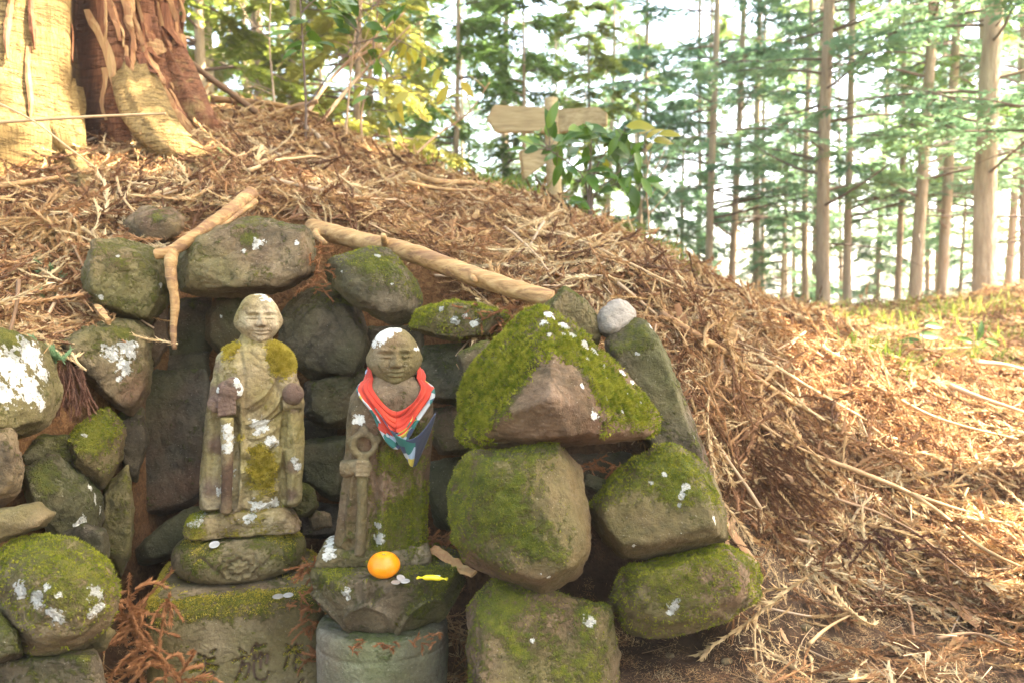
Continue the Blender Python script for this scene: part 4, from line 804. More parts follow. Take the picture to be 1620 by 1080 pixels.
parts = [tube(np.array(rp), w * 5.5, 8), tube(np.array([(w * -36, w * -45, w * 178), (w * -38, w * -46, w * 90), (w * -42, w * -44, w * 18)]), [w * 9, w * 8.5, w * 9], 12), ball((w * -52, w * -42, w * 196), (w * 9, w * 7, w * 7)), ball((w * -14, w * -42, w * 196), (w * 8, w * 6, w * 7)), ball((w * -35, w * -44, w * 212), (w * 8, w * 6, w * 8))]
V, Fc = remesh(parts, .0026, 2); local_obj('staff', weather(V, Fc, 373, .001), Fc, M['statue2'], s2, fields(V, Fc, 35, .0, .1))
parts = [ball((w * -37, w * -48, w * 155), (w * 15, w * 10, w * 13)), capsule((w * -66, w * -30, w * 150), (w * -40, w * -44, w * 156), w * 15, w * 11)] + [capsule((w * -48, w * -54, w * (164 - 6.5 * k)), (w * -26, w * -55, w * (164 - 6.5 * k)), w * 3.8, w * 3.6, 8) for k in range(4)]
V, Fc = remesh(parts, .0026, 2); local_obj('hand', weather(V, Fc, 374, .001), Fc, M['statue2'], s2, fields(V, Fc, 36, -.05, .1))
V, Fc = carved_head(.0530, .050, .0630, 381, 1.15); V = rotz(V, RAD(4)) + np.array([w * 13, w * -6, w * 322])
fd = fields(V, Fc, 37, .02, .0, [(0, w * 330, .03, .1)], l2([(606, 534, 12), (618, 525, 12), (632, 521, 9), (598, 545, 6), (664, 555, 4)])); local_obj('head', V, Fc, M['statue2'], s2, fd)
bp = [w * np.array(p) for p in [(-112, -46, 0), (66, -50, 0), (-104, 44, 0), (66, 44, 0), (-110, -44, 16), (-60, -50, 20), (62, -48, 16), (-100, -34, 24), (60, -36, 24), (-96, 36, 26), (58, 36, 26)]]
V, Fc, _ = hull_body(np.array(bp), 6, 16); V = weather(V, Fc, 391, .002)
fd = fields(V, Fc, 41, .2, .1, l2m([(600, 885, 50, .3)]), l2([(525, 868, 8), (520, 872, 6)])); local_obj('foot_slab', V, Fc, M['statue2'], s2, fd); fuzz_on(V, Fc, fd['moss'], s2, 1500, .0045, .45, False, 17)

# ---- scarf: rolled cloth round the neck, printed corner hanging in front
def cloth(Pg):
    k, n = Pg.shape[:2]; idx = np.arange(k * n).reshape(k, n)
    return Pg.reshape(-1, 3), np.stack([idx[:-1, :-1], idx[:-1, 1:], idx[1:, 1:], idx[1:, :-1]], -1).reshape(-1, 4)
se = empty('scarf', tuple(np.array(s2.location) + np.array([0, 0, w * 180])), 'red scarf with a colourful printed edge round the neck of the brown statue', 'scarf', rz=R2)
def sP(a, zpx, rx, ry, oy=0.0): return np.stack([w * (14 + rx * np.sin(a)), w * (oy - ry * np.cos(a)) , w * zpx - w * 180], -1)
def band(top_b, top_f, low_b, low_f, rx0, ry0, rx1, ry1, puff, seed, skew=0.0, lay=0.0, nu=110, nv=26):
    a = np.linspace(0, 2 * math.pi, nu); v = np.linspace(0, 1, nv); A, Vv = np.meshgrid(a, v)
    fr = (0.5 + 0.5 * np.cos(A)) ** 3.2
    zt = top_b + (top_f - top_b) * fr + skew * np.sin(A); zl_ = low_b + (low_f - low_b) * fr + skew * np.sin(A)
    z = zt + (zl_ - zt) * Vv; bulge = np.sin(math.pi * Vv ** .8) * puff
    wr = fbm(np.stack([A.ravel() * 1.2, Vv.ravel() * 4 + A.ravel() * .6, 0 * A.ravel() + seed], 1), 3, seed).reshape(A.shape) * 7 * (0.3 + Vv)
    wr2 = 2.6 * np.sin(Vv * 17 + 2.2 * np.sin(A + seed)) * fr
    rx = rx0 + (rx1 - rx0) * Vv + bulge + wr + wr2; ry = ry0 + (ry1 - ry0) * Vv + bulge + wr + wr2
    Pg = sP(A, z, rx, ry, -2); zr = (Pg[..., 2] + w * 180) / w
    hw_ = np.interp(zr, [140, 200, 235, 258, 274, 284, 292, 312], [68, 69, 68, 64, 54, 40, 28, 24]) * w; hd_ = np.interp(zr, [140, 200, 235, 258, 274, 284, 292, 312], [42, 43, 43, 41, 36, 29, 23, 20]) * w; cx = w * np.interp(zr, [140, 200, 312], [0, 5, 12])
    q = (np.abs((Pg[..., 0] - cx) / hw_) ** 2.8 + np.abs(Pg[..., 1] / hd_) ** 2.8) ** (1 / 2.8); k = np.maximum(1, (1.10 + lay + .05 * np.sin(Vv * 13 + 2 * A)) / np.maximum(q, .05))
    Pg[..., 0] = cx + (Pg[..., 0] - cx) * k; Pg[..., 1] *= k
    return Pg, A, Vv, fr
for nm, args, prt in (('inner_fold', (312, 240, 300, 206, 36, 38, 42, 56, 4, 3, -3, 0.02), 0), ('outer_fold', (306, 228, 296, 184, 38, 48, 42, 58, 4, 5, -5, .07), 1)):
    Pg, A, Vv, fr = band(*args); V, Fc = cloth(Pg)
    if prt: pat = sstep(.62, .66, Vv + .10 * np.sin(A * 2 + 1)) * 1.0
    else: pat = sstep(.86, .9, Vv) * (np.sin(A * 3) > -.2)
    m = mesh(nm, V, Fc); attr(m, 'print', pat.ravel()); attr(m, 'navy', np.zeros(len(V)))
    o = put(nm, m, M['scarf'], se); sd = o.modifiers.new('thick', 'SOLIDIFY'); sd.thickness = .0022; sd.offset = 0
nu, nvv = 50, 40; A, Vv = np.meshgrid(np.linspace(0, 1, nu), np.linspace(0, 1, nvv))
xl = 598 + (640 - 598) * Vv ** .95; xr = 690 - (690 - 662) * Vv ** 1.3; yt = 640 + 52 * np.sin(math.pi * np.clip(A * .9 + .02, 0, 1)) ** 1.1 * .95
yb = yt + (736 - yt) * 1.0
px_ = xl + (xr - xl) * A; py_ = yt + (yb - yt) * Vv - 40 * Vv * np.abs(A - .72) ** 1.5
dep = -66 + 12 * Vv - 4 * np.sin(math.pi * A) + 3.2 * np.sin(A * 16 + Vv * 3) * Vv - 6 * (1 - Vv)
dep = dep + 22 * np.abs(A - .5) ** 2 * 2
Pg = np.stack([w * (px_ - 615), w * dep, w * (890 - py_) - w * 180], -1); V, Fc = cloth(Pg); m = mesh('printed_corner', V, Fc); attr(m, 'print', np.ones(len(V))); attr(m, 'navy', sstep(.62, .66, A).ravel())
o = put('printed_corner', m, M['scarf'], se); sd = o.modifiers.new('thick', 'SOLIDIFY'); sd.thickness = .002; sd.offset = 0

# ---- offerings
def on(px, py, z):
    d = ray(px, py); k = (z - CZ) / d[2]; return d * k + np.array([0, 0, CZ])
p = on(606, 916, zl); r = .0325
oe = empty('mandarin_orange', (p[0], p[1] + .012, zl), 'bright orange mandarin sitting on the lotus pedestal', 'orange')
V, Fc = ico(6); top = sstep(.5, 1, V[:, 2]); ang = np.arctan2(V[:, 1], V[:, 0])
V = V * np.array([r, r, r * .80]) * (1 + .012 * np.cos(ang * 9) * (1 - np.abs(V[:, 2])))[:, None]; rr = np.hypot(V[:, 0], V[:, 1]); V[:, 2] -= .006 * np.exp(-(rr / .008) ** 2) * np.sign(V[:, 2]); V[:, 2] += r * .785
m = mesh('peel', V, Fc); attr(m, 'top', top); put('peel', m, M['orange'], oe)
V, Fc = ico(3); ang = np.arctan2(V[:, 1], V[:, 0]); V = V * np.array([.0042, .0042, .0016]) * (1 + .25 * np.cos(5 * ang))[:, None] + np.array([0, 0, r * 1.585 - .0055]); put('calyx', mesh('calyx', V, Fc), M['calyx'], oe)
p = on(684, 913, zl + .004)
ye = empty('sweet_packet', (p[0], p[1], zl), 'small glossy yellow wrapped sweet lying on the lotus pedestal edge', 'sweet', rz=RAD(-8))
n = 40; a = np.linspace(-1, 1, n); V = []
for v in a:
    e = abs(v); hw = .0055 * (1 - .75 * sstep(.45, .72, e) + .85 * sstep(.72, 1, e)); ht = .0048 * (1 - .8 * sstep(.4, .72, e)) + .0006
    for k in range(14):
        th = 2 * math.pi * k / 14; V.append((v * .031, hw * math.cos(th) + .0008 * math.sin(k * 2.1) * sstep(.6, 1, e), ht * math.sin(th) + .0046 - .002 * e + .0012 * math.sin(k * 2.3 + v * 3) * sstep(.7, 1, e)))
idx = np.arange(n * 14).reshape(n, 14); Fq = np.stack([idx[:-1], np.roll(idx[:-1], -1, 1), np.roll(idx[1:], -1, 1), idx[1:]], -1).reshape(-1, 4)
put('wrapper', mesh('wrapper', V, Fq), M['yellow'], ye)
V = [(x, y * .55, .0097 - 3 * y * y * 60) for x in (.004, .016) for y in np.linspace(-.004, .004, 6)]
put('printed_patch', mesh('printed_patch', V, [(k, k + 1, k + 7, k + 6) for k in range(5)]), M['white'], ye)
def coin(px, py, z, r, tilt, az, mat, label, squash=None):
    p = on(px, py, z)
    V, Fc = loft([(0, 0, 0, r * .97, r * .97), (.0004, 0, 0, r, r), (.0012, 0, 0, r, r), (.0016, 0, 0, r * .96, r * .96), (.0014, 0, 0, r * .88, r * .88), (.0014, 0, 0, r * .1, r * .1)], 40, 2)
    m = mesh('coin', V, quads_to_pyd(Fc), False); o = put('coin', m, mat, None, p); o.rotation_euler = (tilt, 0, az)
    tag(o, label, 'coin', 'offering coins')
coin(339, 861, CZ - .540, .0115, RAD(24), 0, M['coin'], 'white coin lying alone on top of the stone cushion')
coin(456, 941, CZ - .636, .011, RAD(6), .3, M['coin'], 'shiny coin on the square plinth beside a duller one')
coin(440, 943, CZ - .6365, .012, RAD(5), .1, M['coin2'], 'dull coin on the square plinth beside the shiny one')
coin(641, 919, zl + .001, .0095, RAD(5), 0, M['coin'], 'white coin on the lotus pedestal beside the orange')
coin(634, 914, zl + .004, .009, RAD(28), .8, M['coin2'], 'grey coin leaning against the orange')
coin(626, 921, zl + .001, .009, RAD(5), .8, M['coin2'], 'dull coin half hidden in front of the orange')
# ------------------------------------------------------------------ log, forked stick, fallen sticks
def stick(name, label, P, R_, mat, cat='stick', group='fallen sticks on the bank', n=8, seed=1, rough=.18, extra=()):
    V, Fc = tube(P, R_, n, True, seed, rough)
    if extra: V, Fc = join([(V, Fc)] + [tube(p, r, n, True, seed + 1, rough) for p, r in extra])
    V = np.asarray(V); o0 = base_of(V); m = mesh(name, V - o0, quads_to_pyd(Fc)); o = put(name, m, M[mat], None, o0); return tag(o, label, cat, group)
P = spline([at(492, 360, 2.33), at(560, 378, 2.24), at(640, 398, 2.16), at(730, 430, 2.09), at(800, 455, 2.03), at(872, 474, 1.99)], 60)
P[:, 2] += .004 * fbm(P * 5, 2, 2)
stick('fallen_log', 'peeled golden log lying across the bank above the stones', P, np.linspace(.027, .024, 60), 'log', 'log', None, 26, 4, .10, extra=[(np.linspace(at(610, 388, 2.17), at(606, 372, 2.12), 6), np.linspace(.012, .007, 6)), (np.linspace(at(742, 434, 2.08), at(752, 444, 2.02), 6), np.linspace(.011, .006, 6)), (np.linspace(at(862, 470, 2.0), at(884, 482, 1.985), 6), np.linspace(.02, .004, 6)), (spline([at(505, 365, 2.31), at(500, 372, 2.25), at(515, 385, 2.2)], 12), np.linspace(.014, .006, 12))])
P = spline([at(398, 306, 2.20), at(370, 330, 2.12), at(320, 365, 2.04), at(275, 395, 2.00), at(245, 403, 1.99)], 44)
Pd = spline([at(272, 396, 2.0), at(270, 430, 1.985), at(277, 480, 1.98), at(274, 520, 1.975), at(276, 552, 1.97)], 36)
rd = np.linspace(.016, .006, 36) * (1 + .25 * fbm(Pd * 40, 2, 3))
stick('forked_stick', 'splintered forked stick leaning over the wall, one prong hanging down', P, np.linspace(.020, .013, 44), 'log', 'stick', None, 14, 6, .2, extra=[(Pd, rd), (spline([at(405, 318, 2.16), at(360, 352, 2.08), at(318, 385, 2.02)], 20), np.linspace(.008, .003, 20))])
def gstick(name, label, pts, wpx, mat='stick', lift=.012, arch=0.0, seed=1, group='fallen sticks on the bank', taper=.5, cat='stick'):
    G0 = np.array([ground_at(x, y, lift) for x, y in pts]); n = max(14, 7 * len(pts)); P = spline(G0, n)
    P[:, 2] = np.maximum(P[:, 2], hz(P[:, 0], P[:, 1]) + .004) + arch * np.sin(np.linspace(0, math.pi, n))
    P += .006 * np.stack([fbm(P * 7 + k * 9, 2, seed + k) for k in range(3)], 1)
    r = wpx * .5 * P[:, 1].mean() / F; return stick(name, label, P, np.linspace(r, r * taper, n), mat, cat, group, 8, seed)
GS = [('long straight pale cane running down the bank beside the leaning slab', [(1046, 540), (1150, 605), (1240, 665), (1345, 728)], 10, 'log', .02),
      ('long thin branch slanting down the sunlit slope below the cane', [(1305, 768), (1400, 805), (1470, 840), (1540, 900), (1618, 950)], 7, 'stick', .02),
      ('thin side branch lying beside the long slanting branch', [(1440, 822), (1510, 845), (1600, 875)], 5, 'stick', .02),
      ('slender stick lying between the cane and the grass clump', [(1200, 600), (1280, 650), (1370, 700)], 5, 'stick', .02),
      ('thin stick stretched under the grass clump towards the trees', [(1380, 640), (1480, 695), (1610, 730)], 5, 'stick', .02),
      ('grey root-like stick at the right foot of the slope', [(1500, 640), (1560, 665), (1660, 700)], 7, 'twig', .02),
      ('forked dead root sticking out beside the seedling', [(1540, 600), (1580, 605), (1660, 622)], 7, 'twig', .03),
      ('snaking brown root across the top of the bank below the signpost', [(648, 296), (690, 315), (760, 318), (860, 322)], 9, 'log', .02),
      ('thinner root lying under the snaking brown root', [(640, 318), (700, 330), (770, 330)], 6, 'log', .02),
      ('brown stick lying on the crest beside the cedar roots', [(335, 174), (420, 180), (505, 198)], 9, 'log', .03),
      ('short broken stick on the litter over the broad capping boulder', [(395, 310), (440, 290), (500, 280)], 5, 'stick', .025),
      ('thin bent twig hanging over the topmost stone', [(186, 318), (198, 360), (225, 395)], 4, 'stick', .02),
      ('thick short stick pointing down the bank under the cedar', [(470, 215), (500, 240), (520, 262)], 8, 'twig', .02),
      ('slim stick lying across the upper bank over the log', [(430, 320), (540, 345), (640, 352)], 5, 'twig', .02),
      ('thin grey twig dangling beside the log end', [(800, 400), (830, 430), (868, 480)], 4, 'twig', .03),
      ('thin stick on the bank between the shrub and the cane', [(880, 400), (980, 450), (1080, 500)], 5, 'stick', .02),
      ('dark stick crossing the trodden slope near the bright patch', [(1320, 830), (1420, 870), (1530, 960)], 4, 'twig', .02),
      ('stick beside the lowest mossy boulder, on the slope', [(1180, 700), (1250, 745), (1330, 775)], 5, 'stick', .02),
      ('short curved stick on the soil in the open', [(1280, 1070), (1310, 1040), (1345, 1018)], 5, 'stick', .01),
      ('short reddish stick lying at the bottom of the slope', [(1480, 1060), (1540, 1050), (1600, 1075)], 5, 'twig', .01),
      ('bark-covered stick above the flaky litter at the wall top', [(0, 340), (50, 335), (110, 320)], 9, 'log', .03)]
for k, (lab, pts, wpx, mt, lf) in enumerate(GS): gstick('fallen_stick', lab, pts, wpx * 1.25, mt, lf + .055, seed=50 + k)
stick('arched_twig', 'pale arched twig rising from the sunlit slope', spline([ground_at(1340, 898), at(1338, 860, 2.15), at(1352, 815, 2.18), at(1378, 785, 2.2)], 24), np.linspace(.006, .0035, 24), 'stick', 'twig', 'standing dead twigs')
stick('upright_twig', 'thin bare twig standing on the soil by the lowest boulder', spline([ground_at(1196, 1045), at(1194, 1000, 1.70), at(1200, 965, 1.71), at(1206, 945, 1.72)], 20), np.linspace(.003, .0018, 20), 'stick', 'twig', 'standing dead twigs', 6, extra=[(spline([at(1195, 1000, 1.70), at(1186, 985, 1.70), at(1183, 972, 1.70)], 8), np.linspace(.002, .001, 8))])
stick('crossing_stem', 'long thin dead stem crossing in front of the cedar trunk', spline([at(-30, 196, 2.55), at(60, 190, 2.55), at(160, 184, 2.58), at(240, 181, 2.6), at(262, 180, 2.6)], 40), np.linspace(.0055, .0035, 40), 'stick', 'twig', 'thin dead stems', 6)
stick('crossing_stem', 'thin dead stem slanting from the cedar bark down to the litter', spline([at(-20, 155, 2.5), at(50, 190, 2.5), at(110, 235, 2.5), at(150, 265, 2.52)], 30), np.linspace(.004, .0025, 30), 'stick', 'twig', 'thin dead stems', 6)
stick('leaning_branch', 'dark bare branch leaning from the cedar trunk to the crest', spline([at(283, 84, 3.7), at(330, 122, 3.75), at(362, 145, 3.8), at(405, 178, 3.9)], 30), np.linspace(.013, .016, 30), 'twig', 'branch', None, 8)
# splintered pale wood pieces
def slab(name, label, a, b, wid, th, mat='stick', seed=1, group='splintered wood pieces', lift=.015):
    P = np.array([a, b], float); P = np.linspace(P[0], P[1], 14); d = P[-1] - P[0]; d /= np.linalg.norm(d); s = np.cross(d, [0.1, -.6, .8]); s /= np.linalg.norm(s); n_ = np.cross(s, d)
    rnd = np.random.default_rng(seed); V = []
    for k, p in enumerate(P):
        e = k / 13; hw = wid / 2 * (.35 + .65 * math.sin(math.pi * (.15 + .75 * e)) ** .6) * (1 + .2 * rnd.normal()); ht = th / 2
        for cx, cz in ((-1, -.6), (-.5, -1), (.6, -1), (1, -.3), (.7, 1), (-.8, .8)): V.append(p + s * cx * hw + n_ * cz * ht * (1 + .2 * rnd.normal()) + n_ * .004 * math.sin(6 * e + seed))
    idx = np.arange(14 * 6).reshape(14, 6); Fq = np.stack([idx[:-1], np.roll(idx[:-1], -1, 1), np.roll(idx[1:], -1, 1), idx[1:]], -1).reshape(-1, 4).tolist() + [list(idx[0][::-1]), list(idx[-1])]
    o = world_obj(name, np.array(V), Fq, M[mat], smooth=False); return tag(o, label, 'wood', group)
slab('wood_piece', 'splintered pale stub standing on the sunlit bank beside the cane', ground_at(1140, 572, .0), at(1163, 518, ground_at(1140, 572)[1] + .03), .034, .016, 'log', 3)
slab('wood_piece', 'flat whitish wood piece lying on the upper sunlit slope', ground_at(1252, 556, .015), ground_at(1316, 549, .02), .035, .014, 'log', 4)
slab('wood_piece', 'broken board end lying on the crest beside the cedar roots', at(428, 182, 3.9), at(502, 160, 3.9), .05, .02, 'log', 5)
slab('wood_piece', 'bleached chip standing among the roots below the signpost', ground_at(744, 362, .0), at(756, 332, ground_at(744, 362)[1] + .02), .028, .010, 'log', 6)
slab('bark_slab', 'brown bark slab lying behind the yellow sweet', at(684, 868, 1.70), at(750, 908, 1.62), .026, .008, 'strip', 7, 'loose bark slabs')
slab('bark_slab', 'curled bark piece on the litter over the broad capping boulder', ground_at(300, 330, .015), ground_at(370, 345, .02), .05, .01, 'strip', 8, 'loose bark slabs')
slab('bark_slab', 'orange bark sheet on the litter at the foot of the cedar', ground_at(20, 362, .02), ground_at(110, 385, .02), .05, .01, 'strip', 9, 'loose bark slabs')
slab('bark_slab', 'tan bark sheet between the cedar root and the topmost stone', ground_at(90, 330, .02), ground_at(160, 345, .02), .06, .01, 'strip', 10, 'loose bark slabs')
slab('wood_piece', 'pale wedge of wood stuck at the lichen-splashed block', at(150, 482, 1.95), at(172, 508, 1.9), .018, .012, 'log', 12)

# ------------------------------------------------------------------ dead cedar needles
def strand(P, r, nl, step, rnd, flat=False):
    """a rope of short forward-pointing needles round a thin curved stem"""
    P = np.asarray(P); V0, F0 = tube(P, np.linspace(r, r * .6, len(P)), 3, False)
    T = np.gradient(P, axis=0); L = np.linalg.norm(T, axis=1).sum(); T /= np.linalg.norm(T, axis=1)[:, None] + 1e-9
    k = max(4, int(L / step)) * 3; u = rnd.random(k) * (len(P) - 1.001); i = u.astype(int); f = (u - i)[:, None]
    p = P[i] * (1 - f) + P[i + 1] * f; t = T[i]; q = rnd.normal(size=(k, 3)); q -= (q * t).sum(1)[:, None] * t; q /= np.linalg.norm(q, axis=1)[:, None] + 1e-9
    tip = p + (t * .85 + q * .6) * nl * rnd.uniform(.6, 1.2, (k, 1)); s = np.cross(t, q) * (nl * .17)
    V = np.concatenate([V0, np.stack([p - s, p + s, tip], 1).reshape(-1, 3)]); F1 = np.arange(k * 3).reshape(-1, 3) + len(V0)
    Ft = np.concatenate([F0[:, :3], F0[:, [0, 2, 3]], F1]); return V, Ft
def wiggle(a, d, L, n, rnd, curl=.5, droop=0.0):
    d = np.array(d, float); d /= np.linalg.norm(d); P = [np.array(a, float)]; ax = rnd.normal(size=3); ax /= np.linalg.norm(ax)
    for k in range(n - 1):
        d = d + np.cross(ax, d) * curl / n + rnd.normal(size=3) * .06 + np.array([0, 0, -droop / n]); d /= np.linalg.norm(d); P.append(P[-1] + d * L / (n - 1))
    return np.array(P)
def sprig_mesh(rnd, L=.13, nb=5, nl=.010, r=.0012, curl=.9):
    main = wiggle((0, 0, 0), (1, 0, .05), L, 9, rnd, curl * .7); main[:, 2] *= .35; parts = [strand(main, r * 1.3, nl, .006, rnd)]
    for k in range(nb):
        i = rnd.integers(1, 8); sd = 1 if k % 2 else -1; b = wiggle(main[i], (rnd.uniform(.5, 1), sd * rnd.uniform(.3, .9), rnd.uniform(-.1, .3)), L * rnd.uniform(.3, .65), 6, rnd, curl); b[:, 2] = main[i][2] + (b[:, 2] - main[i][2]) * .45; parts.append(strand(b, r, nl, .006, rnd))
    V, Fc = join(parts); V = V - V.mean(0); V[:, 2] -= V[:, 2].min() + .003; return V, Fc
lc = bpy.data.collections.new('litter_pieces')
def lib(name, V, Fc, mat, smooth=False):
    m = mesh(name, V, Fc, smooth); m.materials.append(mat); o = bpy.data.objects.new(name, m); lc.objects.link(o)
rnd = np.random.default_rng(5); k_ = 0
for i in range(7): V, Fc = sprig_mesh(rnd, rnd.uniform(.10, .17), int(rnd.integers(4, 8))); lib('piece_%02d' % k_, V, Fc, M['litter']); k_ += 1
for i in range(4):
    Pt = wiggle((0, 0, 0), (1, 0, 0), rnd.uniform(.12, .26), 9, rnd, .6); Pt[:, 2] *= .3; Pt -= Pt.mean(0); V, Fc = tube(Pt, np.linspace(.0024, .0011, 9), 5, True); Fc = np.concatenate([Fc[:, :3], Fc[:, [0, 2, 3]]]); Fc = Fc[(Fc[:, 1] != Fc[:, 2]) & (Fc[:, 0] != Fc[:, 2])]
    V[:, 2] -= V[:, 2].min(); lib('piece_%02d' % k_, V, Fc, M['twig'], True); k_ += 1
for i in range(3):
    n = 8; e = np.linspace(0, 1, n); L, W = rnd.uniform(.04, .09), rnd.uniform(.005, .012); V = []
    for t in e:
        hw = W * (.3 + .7 * math.sin(math.pi * (.1 + .8 * t))) * rnd.uniform(.75, 1.1)
        for c in (-1, 0, 1): V.append((t * L - L / 2, c * hw, .004 + .35 * W * (1 - c * c) + .02 * (t - .5) ** 2))
    idx = np.arange(n * 3).reshape(n, 3); Fq = np.stack([idx[:-1, :-1], idx[:-1, 1:], idx[1:, 1:], idx[1:, :-1]], -1).reshape(-1, 4); lib('piece_%02d' % k_, V, Fq, M['flake']); k_ += 1
for i in range(3):
    n = 46; V = []; a = rnd.uniform(0, 6.28, n); p = rnd.normal(size=(n, 2)) * .03; L = rnd.uniform(.012, .03, n)
    for j in range(n):
        d = np.array([math.cos(a[j]), math.sin(a[j])]); s = np.array([-d[1], d[0]]) * .0006; z = rnd.uniform(.001, .010)
        for q, zz_ in ((p[j] - s, z), (p[j] + s, z), (p[j] + d * L[j], z + rnd.uniform(-.004, .008))): V.append((q[0], q[1], zz_))
    lib('piece_%02d' % k_, V, np.arange(n * 3).reshape(-1, 3), M['litter']); k_ += 1
NS, NT, NF, NN = 7, 4, 3, 3
def scatter(name, label, X, Y, idx, scl, lift, tilt, rnd):
    N = gnorm(X, Y); Z = hz(X, Y) + lift; az = rnd.uniform(0, 2 * math.pi, len(X))
    eul = np.empty((len(X), 3))
    for i in range(len(X)):
        n_ = Vector(N[i] + rnd.normal(size=3) * tilt).normalized(); q = n_.to_track_quat('Z', 'Y') @ Matrix.Rotation(az[i], 3, 'Z').to_quaternion(); eul[i] = q.to_euler()[:]
    m = bpy.data.meshes.new(name); m.vertices.add(len(X)); m.vertices.foreach_set('co', np.stack([X, Y, Z], 1).astype(np.float32).ravel())
    a = m.attributes.new('rot', 'FLOAT_VECTOR', 'POINT'); a.data.foreach_set('vector', eul.astype(np.float32).ravel()); attr(m, 'scl', scl)
    a = m.attributes.new('idx', 'INT', 'POINT'); a.data.foreach_set('value', idx.astype(np.int32)); m.update()
    o = put(name, m, None); tag(o, label, None, None, 'stuff')
    ng = bpy.data.node_groups.new(name, 'GeometryNodeTree'); ng.interface.new_socket('Geometry', in_out='INPUT', socket_type='NodeSocketGeometry'); ng.interface.new_socket('Geometry', in_out='OUTPUT', socket_type='NodeSocketGeometry')
    nd = ng.nodes; gi = nd.new('NodeGroupInput'); go = nd.new('NodeGroupOutput'); ip = nd.new('GeometryNodeInstanceOnPoints'); ci = nd.new('GeometryNodeCollectionInfo'); ci.inputs['Collection'].default_value = lc; ci.inputs['Separate Children'].default_value = True; ci.inputs['Reset Children'].default_value = True
    def na(nm, dt): x = nd.new('GeometryNodeInputNamedAttribute'); x.data_type = dt; x.inputs['Name'].default_value = nm; return x.outputs['Attribute']
    e2 = nd.new('FunctionNodeEulerToRotation'); lk = ng.links.new
    lk(gi.outputs[0], ip.inputs['Points']); lk(ci.outputs[0], ip.inputs['Instance']); ip.inputs['Pick Instance'].default_value = True
    lk(na('idx', 'INT'), ip.inputs['Instance Index']); lk(na('rot', 'FLOAT_VECTOR'), e2.inputs[0]); lk(e2.outputs[0], ip.inputs['Rotation']); lk(na('scl', 'FLOAT'), ip.inputs['Scale']); lk(ip.outputs[0], go.inputs[0])
    md = o.modifiers.new('scatter', 'NODES'); md.node_group = ng; return o
def plan(n, rnd, ylo=1.25, yhi=9.0, bias=2.2):
    """points over the part of the bank that can be seen, denser near the viewer"""
    Y = ylo + (yhi - ylo) * rnd.random(n) ** bias; X = (rnd.random(n) * 2 - 1) * (Y * .88 + .35); return X, Y
rnd = np.random.default_rng(77)
X, Y = plan(90000, rnd, bias=1.9); w_ = niche(X, Y) * (X < .6); inn = w_ > .5
bank = (~inn) & (rnd.random(len(X)) < 1 - .95 * bare(X, Y))
fl = inn & (Y > 1.5) & (rnd.random(len(X)) < .42) & (X < 0.1)
keep = (bank | fl) & ((gnorm(X, Y)[:, 2] > .5) | (X > .42)); X, Y = X[keep], Y[keep]; n = len(X)
cls = rnd.random(n); idx = np.where(cls < .54, rnd.integers(0, NS, n), np.where(cls < .68, NS + rnd.integers(0, NT, n), np.where(cls < .74, NS + NT + rnd.integers(0, NF, n), NS + NT + NF + rnd.integers(0, NN, n))))
scatter('fallen_litter', 'tangled dead cedar sprigs, twigs and needles covering the bank', X, Y, idx, np.where(rnd.random(n) < np.where((idx >= NS) & (idx < NS + NT), .12, .14), rnd.uniform(1.3, 2.3, n), rnd.uniform(.6, 1.2, n)) * np.where(inn[keep], .55, 1), np.where(idx < NS, rnd.uniform(-.004, .022, n), rnd.uniform(.0, .02, n)), .20, rnd)
X = rnd.uniform(-.1, 1.4, 1100); Y = rnd.uniform(1.35, 2.1, 1100); ok = bare(X, Y) > .3; X, Y = X[ok], Y[ok]; n = len(X)
scatter('soil_needles', 'sparse needles and twig bits on the bare trodden soil', X, Y, np.where(rnd.random(n) < .95, NS + NT + NF + rnd.integers(0, NN, n), NS + rnd.integers(0, NT, n)), rnd.uniform(.3, .7, n), np.full(n, .002), .1, rnd)

def needle_branch(name, label, stems, mat, rnd, cat='dead branch', group=None, nl=.012, r=.0016):
    """stems: list of (path, needles?)"""
    parts = [strand(np.asarray(p), r, nl, .0026, rnd) for p in stems]; V, Fc = join(parts); o = world_obj(name, V, Fc, M[mat], smooth=False); return tag(o, label, cat, group)
rnd = np.random.default_rng(9); st = []
main = spline([at(205, 905, 1.74), at(205, 960, 1.64), at(232, 1020, 1.57), at(275, 1060, 1.54), at(296, 1100, 1.52)], 24); st.append(main)
for k in range(34):
    i = rnd.integers(3, 23); d = rnd.normal(size=3) * np.array([1, .5, .6]) + np.array([-.35, -.25, .1]); st.append(wiggle(main[i], d, rnd.uniform(.06, .13), 9, rnd, 1.4, .9))
for px, py in ((262, 950), (285, 975), (250, 985), (300, 985), (270, 1000), (240, 960)):
    st.append(wiggle(at(268, 950, 1.60), at(px, py, 1.58) - at(268, 948, 1.60) + np.array([0, -.01, .01]), .05, 7, rnd, .8, .8))
st.append(spline([main[14], at(255, 1000, 1.58), at(268, 940, 1.60)], 10))
for k in range(26): st.append(wiggle(at(rnd.uniform(180, 235), rnd.uniform(930, 1075), rnd.uniform(1.58, 1.7)), rnd.normal(size=3) * np.array([1, .5, .5]) + np.array([-.3, 0, .1]), rnd.uniform(.06, .12), 8, rnd, 1.4, .6))
needle_branch('dead_cedar_branch', 'russet dead cedar branch drooping in front of the square plinth', st, 'deadred', rnd, nl=.012, r=.0013)
st = []
for k in range(34):
    a = at(rnd.uniform(92, 128), rnd.uniform(572, 598), 1.76); st.append(wiggle(a, (rnd.uniform(.1, .7), -.35, -1), rnd.uniform(.07, .12), 8, rnd, .35, .3))
needle_branch('dead_needle_tuft', 'dark brown tuft of dead cedar needles draped between two lichened stones', st, 'deaddark', rnd, nl=.008)
st = []
